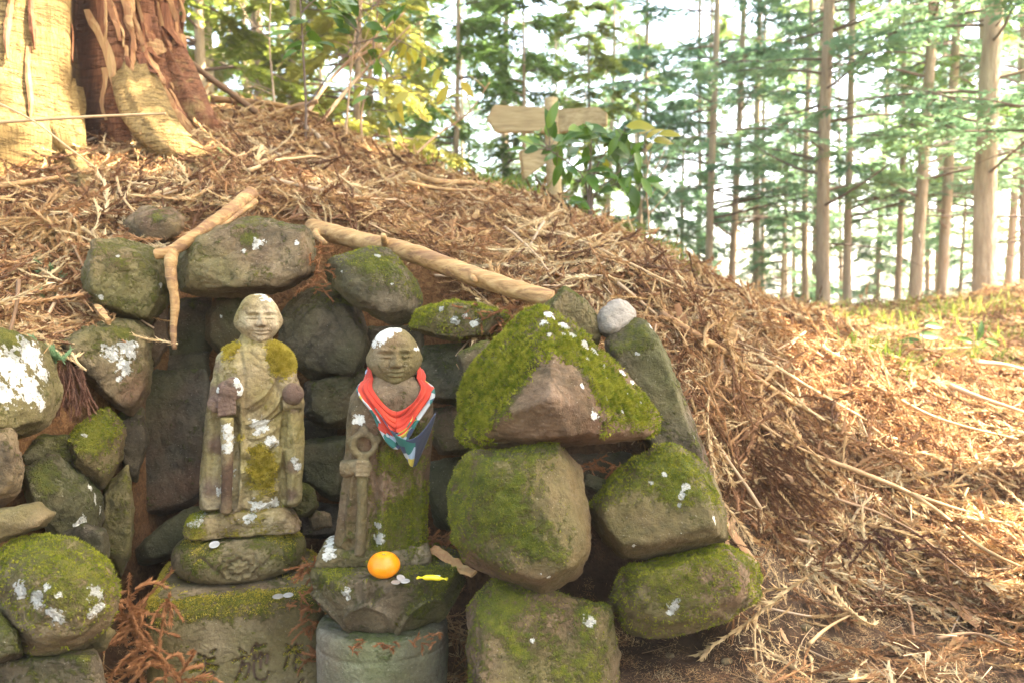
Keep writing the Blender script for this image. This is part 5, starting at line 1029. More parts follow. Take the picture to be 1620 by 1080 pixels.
for k in range(40):
    a = ground_at(rnd.uniform(60, 130), rnd.uniform(372, 395), .05); st.append(wiggle(a, (rnd.uniform(-1, 1), -.5, .05), rnd.uniform(.10, .2), 8, rnd, .8, 1.2))
needle_branch('dead_cedar_branch', 'orange dead cedar spray arching over the litter beside the olive boulder', st, 'litter', rnd, nl=.010)
st = []
for k in range(60):
    a = ground_at(rnd.uniform(1170, 1260), rnd.uniform(690, 790), .03); st.append(wiggle(a, (rnd.uniform(-.2, .7), -.5, -.1), rnd.uniform(.10, .22), 8, rnd, .8, .7))
needle_branch('dead_cedar_branch', 'pale dead cedar spray lying on the sunlit slope beside the slanting boulder', st, 'litter', rnd, nl=.010)
st = []
for k in range(50):
    a = ground_at(rnd.uniform(880, 1000), rnd.uniform(380, 440), .04); st.append(wiggle(a, (rnd.uniform(-.2, .9), -.5, -.3), rnd.uniform(.10, .24), 8, rnd, .6, .7))
needle_branch('dead_cedar_branch', 'straw-coloured dead cedar spray on the bank above the white cobble', st, 'litter', rnd, nl=.010)
st = []
for k in range(50):
    a = ground_at(rnd.uniform(1340, 1450), rnd.uniform(840, 890), .03); st.append(wiggle(a, (rnd.uniform(-.8, .6), -.5, .1), rnd.uniform(.10, .2), 8, rnd, .9, .8))
needle_branch('dead_cedar_branch', 'brown dead cedar spray where the litter meets the open soil', st, 'deaddark', rnd, nl=.010)
for lab, pts in (('bluish green creeping sprig at the cedar root', [(275, 245), (300, 250), (330, 260), (350, 262), (260, 235)]), ('small dark green seedling in the litter beside the olive boulder', [(85, 440), (92, 455), (70, 490)]), ('green sprig growing between the white-crusted stone and the block', [(80, 565), (88, 575), (96, 568)])):
    st = []
    for px, py in pts:
        g0 = ground_at(px, py, .005)
        if py > 540: g0 = at(px, py, 1.72)
        for k in range(7): st.append(wiggle(g0, (rnd.normal(), rnd.normal() - .5, .9), rnd.uniform(.03, .06), 6, rnd, .8, .3))
    needle_branch('green_sprig', lab, st, 'con_b', rnd, 'seedling', 'small green seedlings', nl=.013)
for lab, pts, y_, k0 in (('litter clump caught between the two upper boulders under the log', [(505, 400), (510, 430), (500, 450)], 2.05, 30), ('reddish needle heap on the niche floor beside the mossy hem', [(690, 850), (715, 870), (700, 880), (730, 865)], 1.78, 46), ('needle clump at the edge of the lotus pedestal', [(485, 900), (495, 930), (505, 900)], 1.68, 30), ('needle scraps on the drum under the lotus pedestal', [(560, 1022), (620, 1020), (660, 1014), (690, 1005)], 1.545, 26), ('needle clump in the gap under the pyramid overhang', [(930, 735), (960, 742), (985, 765)], 1.74, 24), ('red needle heap between plinth and lotus pedestal', [(480, 960), (488, 985), (500, 1040)], 1.72, 34), ('litter draped on the flat mossy rock under the log', [(770, 500), (800, 490), (790, 515), (745, 490)], 1.93, 40)):
    st = []
    for k in range(k0):
        px, py = pts[k % len(pts)]; st.append(wiggle(at(px + rnd.normal() * 9, py + rnd.normal() * 5, y_ + rnd.normal() * .015), (rnd.normal(), rnd.normal() * .6 - .2, rnd.normal() * .25), (rnd.uniform(.008, .02) if 'drum' in lab else rnd.uniform(.02, .05)), 7, rnd, 1.2, .5))
    nc_ = needle_branch('needle_clump', lab, st, 'deadred', rnd, 'dead needles', 'dead needle clumps', nl=.009, r=.001)
    if 'drum' in lab: nc_['kind'] = 'stuff'
# ------------------------------------------------------------------ the big cedar
TX, TY = at(62, 200, 3.45)[0], 3.45; TZ = hz(TX, TY)[0]
ce_ = empty('cedar_tree', (TX, TY, TZ), 'huge old cedar with peeling yellow and red bark on the bank', 'tree')
def trunk_r(th, z):
    p = np.stack([np.cos(th) * 1.0, np.sin(th) * 1.0, z * .25], 1)
    r = .53 - .018 * np.maximum(z, 0) + .05 * fbm(p * 2.2, 3, 61)
    lob = .5 + .5 * np.cos(5 * th + .9); r = r + (.10 + .26 * lob) * np.exp(-np.maximum(z + .05, 0) / .26)
    q = np.stack([np.cos(th) * 6, np.sin(th) * 6, z * .9], 1); f1 = fbm(q, 4, 63)
    # two deep vertical grooves facing the viewer
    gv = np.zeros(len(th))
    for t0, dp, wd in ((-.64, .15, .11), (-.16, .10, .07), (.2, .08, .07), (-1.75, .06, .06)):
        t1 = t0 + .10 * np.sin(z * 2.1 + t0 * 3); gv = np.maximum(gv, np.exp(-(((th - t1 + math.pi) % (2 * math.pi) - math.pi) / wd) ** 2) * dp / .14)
    plates = np.floor(fbm(np.stack([np.cos(th) * 9, np.sin(th) * 9, z * 2.2], 1), 3, 65) * 5) / 5
    redz = sstep(-.80, -.62, th) * (1 - .0 * z)
    r = r - .13 * gv + .030 * f1 + .035 * plates * (.25 + redz) + .006 * fbm(np.stack([np.cos(th) * 3, np.sin(th) * 3, z * 22], 1), 3, 67)
    return r, gv
zs = np.concatenate([np.linspace(-.5, 1.7, 190), np.geomspace(1.72, 13, 50)]); nth = 420
ths = np.concatenate([np.linspace(-2.6, .7, 340), np.linspace(.7, 2 * math.pi - 2.6, 81)[1:]])[:-1]; nth = len(ths)
Tg, Zg = np.meshgrid(ths, zs); rr, gv = trunk_r(Tg.ravel(), Zg.ravel())
V = np.stack([rr * np.cos(Tg.ravel()), rr * np.sin(Tg.ravel()), Zg.ravel()], 1); V[:, 0] += .02 * Zg.ravel()
idx = np.arange(len(V)).reshape(len(zs), nth); Fq = np.stack([idx[:-1], np.roll(idx[:-1], -1, 1), np.roll(idx[1:], -1, 1), idx[1:]], -1).reshape(-1, 4)
m = mesh('trunk', V, Fq); attr(m, 'groove', gv); attr(m, 'red', (sstep(-.82, -.62, Tg) * 1.0).ravel() + .25 * fbm(V * np.array([4, 4, 1.5]), 2, 71)); trunk_o = put('trunk', m, M['cedar'], ce_)
def trunk_pt(th, z, off=0.0):
    r, _ = trunk_r(np.array([th]), np.array([z])); r = r[0] + off; return np.array([r * math.cos(th) + .02 * z, r * math.sin(th), z])
def root(pts, r0, r1, red, seed, flat=.8):
    P = spline([np.array(p) - np.array(ce_.location) for p in pts], 46); R_ = np.linspace(r0, r1, 46) * (1 + .12 * fbm(P * 6, 2, seed)); n = 26
    V, Fc = tube(P, R_, n, True); V = np.asarray(V); c = np.concatenate([np.repeat(P, n, 0), P[:1], P[-1:]]); d = V - c
    ang = np.concatenate([np.tile(np.arange(n) * 2 * math.pi / n, 46), [0, 0]]); u_ = np.concatenate([np.repeat(np.linspace(0, 1, 46), n), [0, 1]])
    g_ = fbm(np.stack([np.cos(ang) * 4, np.sin(ang) * 4, u_ * 2 + seed], 1), 4, seed); V = c + d * (1 + .5 * g_)[:, None]
    m = mesh('root', V, quads_to_pyd(Fc)); attr(m, 'groove', np.clip(-g_ * 1.6 - .2, 0, 1)); attr(m, 'red', np.full(len(V), red) + .2 * g_); put('root', m, M['cedar'], ce_)
def gp(px, py, l): return ground_at(px, py, l)
root([at(212, 120, 3.24), at(236, 188, 3.03), at(270, 230, 2.93), gp(308, 260, .012), gp(345, 285, -.01), gp(375, 300, -.05)], .085, .034, .25, 81)
root([at(86, 140, 3.10), at(103, 215, 2.96), gp(118, 264, .012), gp(138, 298, .0), gp(152, 326, -.02), gp(165, 345, -.05)], .085, .026, .05, 82)
root([at(262, 90, 3.50), at(298, 165, 3.33), at(325, 205, 3.25), gp(350, 226, .01), gp(375, 245, -.03), gp(395, 258, -.06)], .085, .03, .6, 83)
root([at(-2, 130, 3.10), at(-6, 200, 2.98), gp(-20, 265, .01), gp(-40, 300, -.05)], .11, .05, .6, 85)
# peeling strips
def bark_strip(th, z0, L, W, peel, red, seed, twist=0.0):
    rnd = np.random.default_rng(seed); n = 12; e = np.linspace(0, 1, n); z = z0 - L * e; t = th + twist * e + .01 * np.sin(5 * e + seed); off = .012 + peel * e ** 2.2 + .006 * np.sin(7 * e + seed)
    hw = W / 2 * (.55 + .45 * np.sin(math.pi * (.2 + .7 * e))) * (1 + .12 * rnd.normal(size=n) * (e > .05)) * (1 - .55 * np.maximum(0, e - .75) * 4)
    C_ = np.array([-1, 0, 1, 1, -1.0]); O_ = np.array([0, .002, 0, -.004, -.004]); tt = (t[:, None] + C_ * hw[:, None] / .55).ravel(); zz_ = np.repeat(z, 5); r_, _ = trunk_r(tt, zz_)
    k_ = (off[:, None] + O_ + .010 * (1 - C_ ** 2) * e[:, None]).ravel(); tc = np.repeat(t, 5); V = np.stack([r_ * np.cos(tt) + .02 * zz_ + np.cos(tc) * k_, r_ * np.sin(tt) + np.sin(tc) * k_, zz_], 1)
    idx = np.arange(n * 5).reshape(n, 5); Fq = np.stack([idx[:-1], np.roll(idx[:-1], -1, 1), np.roll(idx[1:], -1, 1), idx[1:]], -1).reshape(-1, 4).tolist() + [list(idx[0]), list(idx[-1][::-1])]
    put('bark_strip', mesh('bark_strip', V, Fq, False), M['strip'], trunk_o)
rnd = np.random.default_rng(88)
bark_strip(-.46, 1.25, .62, .085, .03, 1, 1, .02); bark_strip(-.34, 1.15, .45, .05, .04, 1, 2, -.03)
for k in range(78):
    th = rnd.uniform(-.66, .6); bark_strip(th, rnd.uniform(.12, 1.3), rnd.uniform(.08, .32), rnd.uniform(.015, .045), rnd.uniform(.0, .03), 1, 200 + k, rnd.uniform(-.08, .08))
for k in range(110):
    th = rnd.uniform(-.66, .6); bark_strip(th, rnd.uniform(.10, 1.3), rnd.uniform(.10, .42), rnd.uniform(.007, .018), rnd.uniform(.0, .012), 1, 600 + k, rnd.uniform(-.05, .05))
for k in range(16):
    th = rnd.uniform(-2.3, -.8); bark_strip(th, rnd.uniform(.1, 1.2), rnd.uniform(.1, .3), rnd.uniform(.015, .03), rnd.uniform(.0, .012), 0, 400 + k, 0)

# ------------------------------------------------------------------ conifers
def needle_fan(P, d, L, up, rnd, nl, nw, k):
    """leaflets on both sides of a twig: two-triangle blades, drooping a little"""
    t = np.linspace(.12, 1, k); s = np.cross(d, up); s /= np.linalg.norm(s) + 1e-9
    p = P + d * (L * t)[:, None]; p[:, 2] -= .12 * L * t ** 2
    V = []; 
    for sd in (1, -1):
        ll = nl * (1.15 - .7 * t) * rnd.uniform(.7, 1.2, k); dr = d * .75 + s * sd * .8 + rnd.normal(size=(k, 3)) * .16; dr /= np.linalg.norm(dr, axis=1)[:, None]
        wv = np.cross(dr, up + rnd.normal(size=(k, 3)) * .35); wv /= np.linalg.norm(wv, axis=1)[:, None] + 1e-9
        a = p; b = p + dr * (ll * .5)[:, None] + wv * nw; c = p + dr * ll[:, None]; e = p + dr * (ll * .5)[:, None] - wv * nw
        V.append(np.stack([a, b, c, e], 1).reshape(-1, 3))
    return np.concatenate(V)
def conifer_meshes(kind, seed):
    rnd = np.random.default_rng(seed)
    H, r0, z0, nlimb, Lmax, nl, nw, droop, tw = {'cedar': (13, .12, 2.0, 42, 1.9, .13, .019, .5, 15), 'fir': (12, .12, 1.2, 42, 2.1, .12, .020, .12, 16), 'bush': (5.0, .05, .25, 46, 1.5, .12, .021, .35, 15), 'shade': (8.5, .10, 3.75, 60, .95, .13, .024, .08, 20), 'pole': (13, .09, 4.2, 26, 1.5, .12, .017, .3, 13)}[kind]
    z = np.linspace(-.8, H, 26); P = np.stack([.04 * np.sin(z * .9 + seed), .04 * np.cos(z * .7 + seed), z], 1)
    V, Fc = tube(P, np.interp(z, [-.8, 0, .4, H], [r0 * 1.25, r0 * 1.2, r0, r0 * .12]), 14, True, seed, .10); tm = mesh('trunk', V, quads_to_pyd(Fc)); tm.materials.append(M['trunkbark'])
    limbs, fol = [], []
    for k in range(nlimb):
        e = (k + rnd.random()) / nlimb; zz_ = z0 + (H * .97 - z0) * e ** 1.15; L = Lmax * (1 - .75 * e) * rnd.uniform(.55, 1.15); a = rnd.uniform(0, 6.28)
        d = np.array([math.cos(a), math.sin(a), .25 - droop * .4]); lp = wiggle((0, 0, zz_), d, L, 9, rnd, .35, droop); lp[:, :2] += P[np.argmin(abs(z - zz_))][:2]
        limbs.append(tube(lp, np.linspace(.018, .004, 9) * (1.1 - .5 * e), 4, False))
        for i in range(tw):
            q = rnd.uniform(.22, 1.0) * 7.99; i0 = int(q); p = lp[i0] * (1 - q + i0) + lp[i0 + 1] * (q - i0); ld = lp[i0 + 1] - lp[i0]; ld /= np.linalg.norm(ld); s = np.cross(ld, [0, 0, 1]); s /= np.linalg.norm(s) + 1e-9
            dd = ld * .6 + s * rnd.choice([-1, 1]) * rnd.uniform(.3, 1) + np.array([0, 0, rnd.uniform(-.35, .15) - droop * .5]); dd /= np.linalg.norm(dd)
            fol.append(needle_fan(p, dd, rnd.uniform(.22, .55) * (1.1 - .4 * e), np.array([0, 0, 1.0]), rnd, nl, nw, 11))
    for k in range({'bush': 3, 'shade': 2}.get(kind, 16)):
        zz_ = rnd.uniform(.6, z0 + 2.5); a = rnd.uniform(0, 6.28); lp = wiggle((0, 0, zz_), (math.cos(a), math.sin(a), rnd.uniform(-.1, .35)), rnd.uniform(.3, 1.3), 8, rnd, .5, .2); limbs.append(tube(lp, np.linspace(.012, .003, 8), 4, False))
    V, Fc = join(limbs); lm = mesh('branches', V, Fc); lm.materials.append(M['stem'])
    V = np.concatenate(fol); fm = mesh('crown', V, np.arange(len(V)).reshape(-1, 4), False); return tm, lm, fm
KIND = {k: [conifer_meshes(k, s + 3 * j) for j in range(n)] for k, s, n in (('cedar', 21, 2), ('fir', 41, 2), ('bush', 61, 2), ('pole', 81, 1), ('shade', 91, 1))}
TCOL = {'cedar': 'con_a', 'fir': 'con_b', 'bush': 'con_y', 'pole': 'con_a', 'shade': 'con_b'}
TNAME = {'cedar': 'cedar_tree', 'fir': 'fir_tree', 'bush': 'young_tree', 'pole': 'cedar_tree', 'shade': 'fir_tree'}
_tv = [0]
def tree(kind, x, y, s, label, group, rad=None, rz=None, lean=0.0, col=None, sink=0.0, sz=1.0):
    _tv[0] += 1; tm, lm, fm = KIND[kind][_tv[0] % len(KIND[kind])]; o = empty(TNAME[kind], (x, y, hz(x, y)[0] - sink), label, 'tree', group, rz if rz is not None else _tv[0] * 2.399); o.scale = (s, s, s * sz); o.rotation_euler.x = lean
    r0 = {'cedar': .12, 'fir': .12, 'bush': .05, 'pole': .09, 'shade': .10}[kind]
    t = put('trunk', tm, None, o); 
    if rad: t.scale = (rad / r0 / s, rad / r0 / s, 1)
    put('branches', lm, None, o)['kind'] = 'stuff'; c = bpy.data.objects.new('crown', fm); COL.objects.link(c); c.parent = o; c['kind'] = 'stuff'
    if not fm.materials: fm.materials.append(M[TCOL[kind]])
    if col: c.material_slots[0].link = 'OBJECT'; c.material_slots[0].material = M[col]
    return o
def tpx(px, Y): return (px - 810) / F * Y, Y
GT = 'conifers on the ridge behind the bank'
for px, Y, kind, s, rad, lab, kw in [
    (1303, 9.0, 'fir', 1.0, .115, 'thickest fir on the ridge, pale scarred trunk rising from the grass', {}), (1342, 11, 'fir', .95, .085, 'straight fir just beside the thick scarred trunk', {}),
    (1450, 9.3, 'fir', 1.05, .11, 'broad light-barked fir standing between slimmer trunks', {}), (1492, 10.2, 'cedar', 1.0, .10, 'brown-barked conifer with a knobbly shaded side', {}),
    (1420, 13, 'pole', 1.0, .08, 'slim bare conifer pole between two stout firs', {}), (1543, 12, 'fir', 1.0, .095, 'forked-looking fir over the grassy rise', {}), (1592, 13.5, 'cedar', 1.0, .10, 'slender conifer behind the grassy rise', {}),
    (1618, 10.5, 'fir', 1.0, .09, 'fir at the edge of the grassy rise', {}), (1272, 14, 'pole', 1.0, .09, 'thin pole tree behind the thickest fir', {}), (1122, 11.0, 'fir', .95, .085, 'pinkish-trunked fir standing alone in the bright gap', {}),
    (1158, 12.5, 'fir', 1.0, .09, 'leaning companion of the pinkish-trunked fir', {'lean': .02}), (1205, 19, 'pole', 1.1, .09, 'distant thin trunk in the bright gap', {}), (1103, 17, 'pole', 1.1, .08, 'distant thin trunk beside the pinkish-trunked fir', {}),
    (672, 13.0, 'pole', 1.0, .12, 'stout trunk seen below the branches behind the crest', {}), (418, 9.0, 'pole', 1.0, .10, 'sunlit pale trunk behind the broad-leaved sapling', {}), (585, 15, 'cedar', 1.0, .12, 'tall cedar behind the crest saplings', {}),
    (800, 12.0, 'cedar', .8, .09, 'green cedar right behind the signpost', {'col': 'con_a'}), (960, 18, 'cedar', 1.0, .09, 'pale cedar in the gap behind the shrub', {}), (1020, 14, 'pole', 1.0, .07, 'bare-stemmed tree behind the shrub', {}),
    (1385, 17, 'fir', 1.0, .09, 'far fir filling the gap among the ridge trunks', {}), (1570, 18, 'fir', 1.1, .10, 'far fir over the grassy rise', {}), (1240, 22, 'fir', 1.1, .1, 'far fir in the bright gap', {}), (1465, 20, 'fir', 1.1, .1, 'far fir behind the broad light-barked fir', {}), (1330, 24, 'cedar', 1.2, .1, 'far cedar behind the thick scarred trunk', {}),
    (880, 24, 'cedar', 1.2, .1, 'far cedar behind the signpost board', {}), (730, 20, 'fir', 1.1, .1, 'far fir over the crest', {}), (500, 20, 'cedar', 1.2, .12, 'far cedar over the crest behind the saplings', {}), (350, 16, 'fir', 1.1, .1, 'far fir beside the old cedar trunk', {})]:
    x, y = tpx(px, Y); tree(kind, x, y, s, lab, GT, rad * .64, **{'lean': .025 * math.sin(px * 1.7), **kw})
rnd = np.random.default_rng(404)
for k in range(20):
    px = 300 + 1400 * (k + rnd.random()) / 20; x, y = tpx(px, rnd.uniform(15, 30)); tree(('fir', 'cedar', 'fir')[k % 3], x, y, rnd.uniform(.9, 1.3), 'distant conifer in the bright wood beyond the ridge', 'distant conifers beyond the ridge', .08, lean=rnd.normal() * .02)
GY = 'young yellow-green trees behind the crest'
for px, Y, s, lab, kw in [(330, 7.0, 1.0, 'yellow-green young tree beside the old cedar trunk', {}), (470, 8.2, 1.0, 'drooping yellow-green young tree behind the saplings', {}), (570, 7.4, .8, 'low bright young tree behind the crest', {}), (720, 9.5, .9, 'young tree behind the low branches by the signpost', {'col': 'con_a'}),
                          (825, 9.0, .72, 'dense green young cedar directly behind the signpost', {'col': 'con_a'}), (930, 11.5, .9, 'pale young tree behind the shrub', {}), (1010, 13, .9, 'young tree lit from behind in the bright gap', {'col': 'con_b'}), (400, 11, 1.2, 'tall yellowish young tree behind the pale trunk', {}), (620, 12, 1.2, 'tall yellowish young tree over the crest', {}),
                          (1080, 15, 1.0, 'blue-green young fir in the bright gap', {'col': 'con_b'}), (1240, 15, .8, 'blue-green young fir beside the thickest fir', {'col': 'con_b'}), (1390, 16, .7, 'small fir between the ridge trunks', {'col': 'con_b'}), (1520, 15, .7, 'small fir behind the grassy rise', {'col': 'con_b'})]:
    x, y = tpx(px, Y); tree('bush', x, y, s, lab, GY, **kw)
# overhanging firs near the right edge; unseen firs added to shade niche and crest
GO = 'firs overhanging the slope'
tree('fir', *tpx(1690, 6.3), .95, 'overhanging fir whose low boughs reach over the slope', GO, .12, rz=1.0)
tree('fir', *tpx(1560, 7.6), .95, 'fir with dark teal boughs over the grassy rise', GO, .10, rz=2.0)
tree('shade', 3.35, 2.00, 1.0, 'unseen fir added beside the path, its crown shaped to shade the niche', GO, .10, rz=.4)
tree('shade', 3.10, 2.65, 1.0, 'second unseen fir beside the path, added to shade the stones', GO, .10, rz=2.4)
tree('shade', 4.4, 4.3, 1.25, 'tall unseen fir beside the path, added to shade the crest', GO, .12, rz=1.1)
for x, y, k, lab in ((-3.5, -3.5, 'cedar', 'unseen cedar across the path, added to dim the skylight on the statues'), (4.8, -2.5, 'fir', 'unseen fir added across the path beside the open soil'), (1.0, -8, 'fir', 'unseen fir added deeper in the wood across the path'), (5.5, -7, 'cedar', 'unseen cedar added at the bend of the path')):
    tree(k, x, y, 1.0, lab, 'unseen trees added across the path')  # behind the viewer, added to cut frontal skylight on the niche
for x, y, k, lab in ((-4.6, 6.5, 'bush', 'young tree on the bank behind the old cedar'), (-6.0, 9, 'fir', 'fir on the upper bank behind the old cedar'), (-4.2, 11, 'cedar', 'cedar on the upper bank behind the old cedar'), (-7.5, 5.5, 'cedar', 'cedar far along the upper bank'), (-6.5, 14, 'fir', 'fir deep in the wood behind the old cedar')):
    tree(k, x, y, 1.0, lab, 'trees along the upper bank')
# old cedar's own crown, high above
rnd = np.random.default_rng(99); limbs, fol = [], []
for k in range(64):
    zz_ = rnd.uniform(4.2, 12.5); a = rnd.uniform(0, 6.28); L = rnd.uniform(2.0, 4.2) * (1 - .045 * zz_); lp = wiggle((.02 * zz_, 0, zz_), (math.cos(a), math.sin(a), .15), L, 10, rnd, .3, .5); limbs.append(tube(lp, np.linspace(.06, .008, 10), 5, False))
    for i in range(26):
        q = rnd.uniform(.2, 1) * 8.99; i0 = int(q); p = lp[i0] * (1 - q + i0) + lp[i0 + 1] * (q - i0); dd = rnd.normal(size=3) * np.array([1, 1, .5]) + np.array([0, 0, -.35]); dd /= np.linalg.norm(dd); fol.append(needle_fan(p, dd, rnd.uniform(.4, .8), np.array([0, 0, 1.0]), rnd, .2, .028, 11))
V, Fc = join(limbs); put('branches', mesh('branches', V, Fc), M['cedar'], ce_)['kind'] = 'stuff'; V = np.concatenate(fol); put('crown', mesh('crown', V, np.arange(len(V)).reshape(-1, 4), False), M['con_a'], ce_)['kind'] = 'stuff'
attr(ce_.children[-2].data, 'red', np.full(len(ce_.children[-2].data.vertices), .3))

# ------------------------------------------------------------------ signpost
px0, SY = 876, 5.0; b0 = at(880, 318, SY); sp = empty('signpost', (b0[0], b0[1], hz(b0[0], b0[1])[0]), 'weathered wooden trail signpost with pointed boards behind the crest', 'signpost')
def loc(p): return np.array(p) - np.array(sp.location)
top = loc(at(872, 156, SY)); ft = loc(at(881, 330, SY)); ft[2] = -.25
P = np.linspace(ft, top, 14); r = .047; V, Fc = tube(P, np.concatenate([np.full(12, r), [r, r * .86]]), 20, True, 3, .03); V[-1] = P[-1] + np.array([0, 0, .006]); put('post', mesh('post', V, quads_to_pyd(Fc)), M['wood'], sp); post_o = sp.children[0]
def board(name, outl, yth, yc, rot=0.0, piv=None, tilt=0.0):
    O = np.array(outl); n = len(O); V = np.array([(x, yc + yth / 2 * s, z) for s in (-1, 1) for x, z in O]); 
    bm = bmesh.new(); vs = [bm.verts.new(v) for v in V]; bm.faces.new(vs[:n][::-1]); bm.faces.new(vs[n:])
    for i in range(n): j = (i + 1) % n; bm.faces.new((vs[i], vs[j], vs[n + j], vs[n + i]))
    bmesh.ops.recalc_face_normals(bm, faces=bm.faces[:]); bmesh.ops.bevel(bm, geom=bm.edges[:], offset=.006, segments=2, affect='EDGES', clamp_overlap=True); m = bpy.data.meshes.new(name); bm.to_mesh(m); bm.free()
    if rot or tilt:
        R3 = Matrix.Translation(Vector(piv)) @ Matrix.Rotation(rot, 4, 'Z') @ Matrix.Rotation(tilt, 4, 'Y') @ Matrix.Translation(-Vector(piv)); m.transform(R3)
    return put(name, m, M['wood'], sp)
bl = [loc(at(x, y, SY)) for x, y in ((770, 190), (781, 168), (865, 172), (865, 211), (785, 211))]; board('arrow_board', [(p[0], p[2]) for p in bl], .045, -.01)
bl = [loc(at(x, y, SY)) for x, y in ((882, 174), (948, 176), (962, 186), (962, 206), (882, 212))]; board('arrow_board', [(p[0], p[2]) for p in bl], .045, .0, RAD(-20), loc(at(882, 190, SY)))
bl = [loc(at(x, y, SY)) for x, y in ((822, 240), (874, 237), (874, 252), (829, 285))]; board('arrow_board', [(p[0], p[2]) for p in bl], .07, .03, RAD(10), loc(at(872, 245, SY)))
for x, y in ((876, 171), (878, 198), (873, 247)):
    V, Fc = ico(3); V = V * np.array([.009, .006, .009]) + loc(at(x, y, SY)) + np.array([0, -.047, 0]); put('bolt', mesh('bolt', V, Fc), M['iron'], post_o)

# ------------------------------------------------------------------ broad-leaved saplings
def leaf_mesh(name, W, bend, fold):
    n = 9; V = []
    for k in range(n):
        t = k / (n - 1); hw = W * math.sin(math.pi * t ** .85) ** .8 * .5 + .004
        if k in (0, n - 1): hw = .006
        z = -bend * t * t
        V += [(t, -hw, z + fold * hw), (t, 0, z), (t, hw, z + fold * hw)]
    idx = np.arange(n * 3).reshape(n, 3); return mesh(name, V, np.stack([idx[:-1, :-1], idx[:-1, 1:], idx[1:, 1:], idx[1:, :-1]], -1).reshape(-1, 4))
LM = [leaf_mesh('leaf', .40, .18, .25), leaf_mesh('leaf', .34, .30, .4)]; LY = [leaf_mesh('leaf', .42, .2, .3), leaf_mesh('leaf', .36, .35, .4)]
for m_ in LM: m_.materials.append(M['leaf'])
for m_ in LY: m_.materials.append(M['leafy'])
def shrub(name, label, foot, Y, stems, leaves, size, seed, group=None, spread=.12, yellow=(), cat='shrub'):
    rnd = np.random.default_rng(seed); o = empty(name, foot, label, cat, group); f0 = np.array(foot); nodes = []
    for s in stems:
        P = spline([f0 - np.array([0, 0, .03]) if p == 'foot' else at(p[0], p[1], Y + (p[2] if len(p) > 2 else 0)) for p in s[0]], 26); nodes.append(P); V, Fc = tube(P - f0, np.linspace(s[1], s[1] * .4, 26), 6, True, seed, .1); put('stem', mesh('stem', V, quads_to_pyd(Fc)), M['stem'], o)
    nodes = np.concatenate(nodes); tw = []
    for lst, ms in ((leaves, LM), (yellow, LY)):
        for (px, py) in [q for q in lst] + [(q[0] + rnd.normal() * 11, q[1] + rnd.normal() * 9) for q in lst if cat == 'shrub' and lst is leaves]:
            c = at(px, py, Y + rnd.uniform(-1, 1) * spread); near = nodes[np.argmin(((nodes - c) * np.array([1, .6, 1])) @ np.ones(3) * 0 + np.linalg.norm(nodes - c, axis=1))]
            out = c - near; out[1] += rnd.uniform(-.05, .05); d = Vector(out).normalized() if np.linalg.norm(out) > .02 else Vector(rnd.normal(size=3)).normalized()
            d = (d + Vector((rnd.normal() * .35, rnd.normal() * .35, rnd.normal() * .25 - .1))).normalized(); L = size * rnd.uniform(.75, 1.2); a0 = Vector(c) - d * L * .5
            b = bpy.data.objects.new('leaf', ms[rnd.integers(0, 2)]); COL.objects.link(b); b.parent = o; b.location = a0 - Vector(f0)
            z = Vector((rnd.normal() * .35, -.85 + rnd.normal() * .3, .55)); y = z.cross(d).normalized(); z = d.cross(y); b.rotation_euler = Matrix((d, y, z)).transposed().to_euler(); b.scale = (L, L, L)
            tw.append(tube(np.array([near, near * .45 + np.array(a0) * .55 + np.array([0, 0, .006]), np.array(a0)]) - f0, [.0022, .0016, .0012], 4, False))
    V, Fc = join(tw); put('twigs', mesh('twigs', V, Fc), M['stem'], o)['kind'] = 'stuff'; return o
f1 = ground_at(934, 345)
shrub('leafy_shrub', 'glossy green broad-leaved shrub in front of the signpost', f1, f1[1], [(['foot', (930, 310), (922, 280), (905, 262), (870, 238)], .006), (['foot', (936, 300), (944, 265), (960, 240), (985, 215)], .006), (['foot', (940, 310), (965, 285), (990, 262), (1020, 235)], .005), (['foot', (938, 315), (958, 298), (985, 290), (1015, 292)], .004), (['foot', (932, 300), (935, 250), (935, 205)], .005)],
      [(851, 205), (867, 203), (838, 223), (838, 237), (882, 217), (909, 206), (929, 215), (944, 203), (958, 219), (993, 210), (987, 221), (940, 237), (907, 239), (922, 254), (904, 268), (891, 278), (928, 281), (979, 272), (990, 257), (1009, 277), (1024, 296), (1040, 294), (956, 301), (993, 312), (1002, 310), (964, 277), (987, 288), (971, 239), (984, 243), (916, 317), (904, 323), (931, 197), (860, 228), (875, 235), (950, 250), (965, 228), (1003, 232), (898, 225), (945, 268), (1010, 250)], .125, 3, 'broad-leaved shrubs', .10, [(1022, 203), (1060, 211), (1013, 199), (1051, 223), (1027, 228), (1036, 208), (958, 262)])
f2 = ground_at(483, 232)
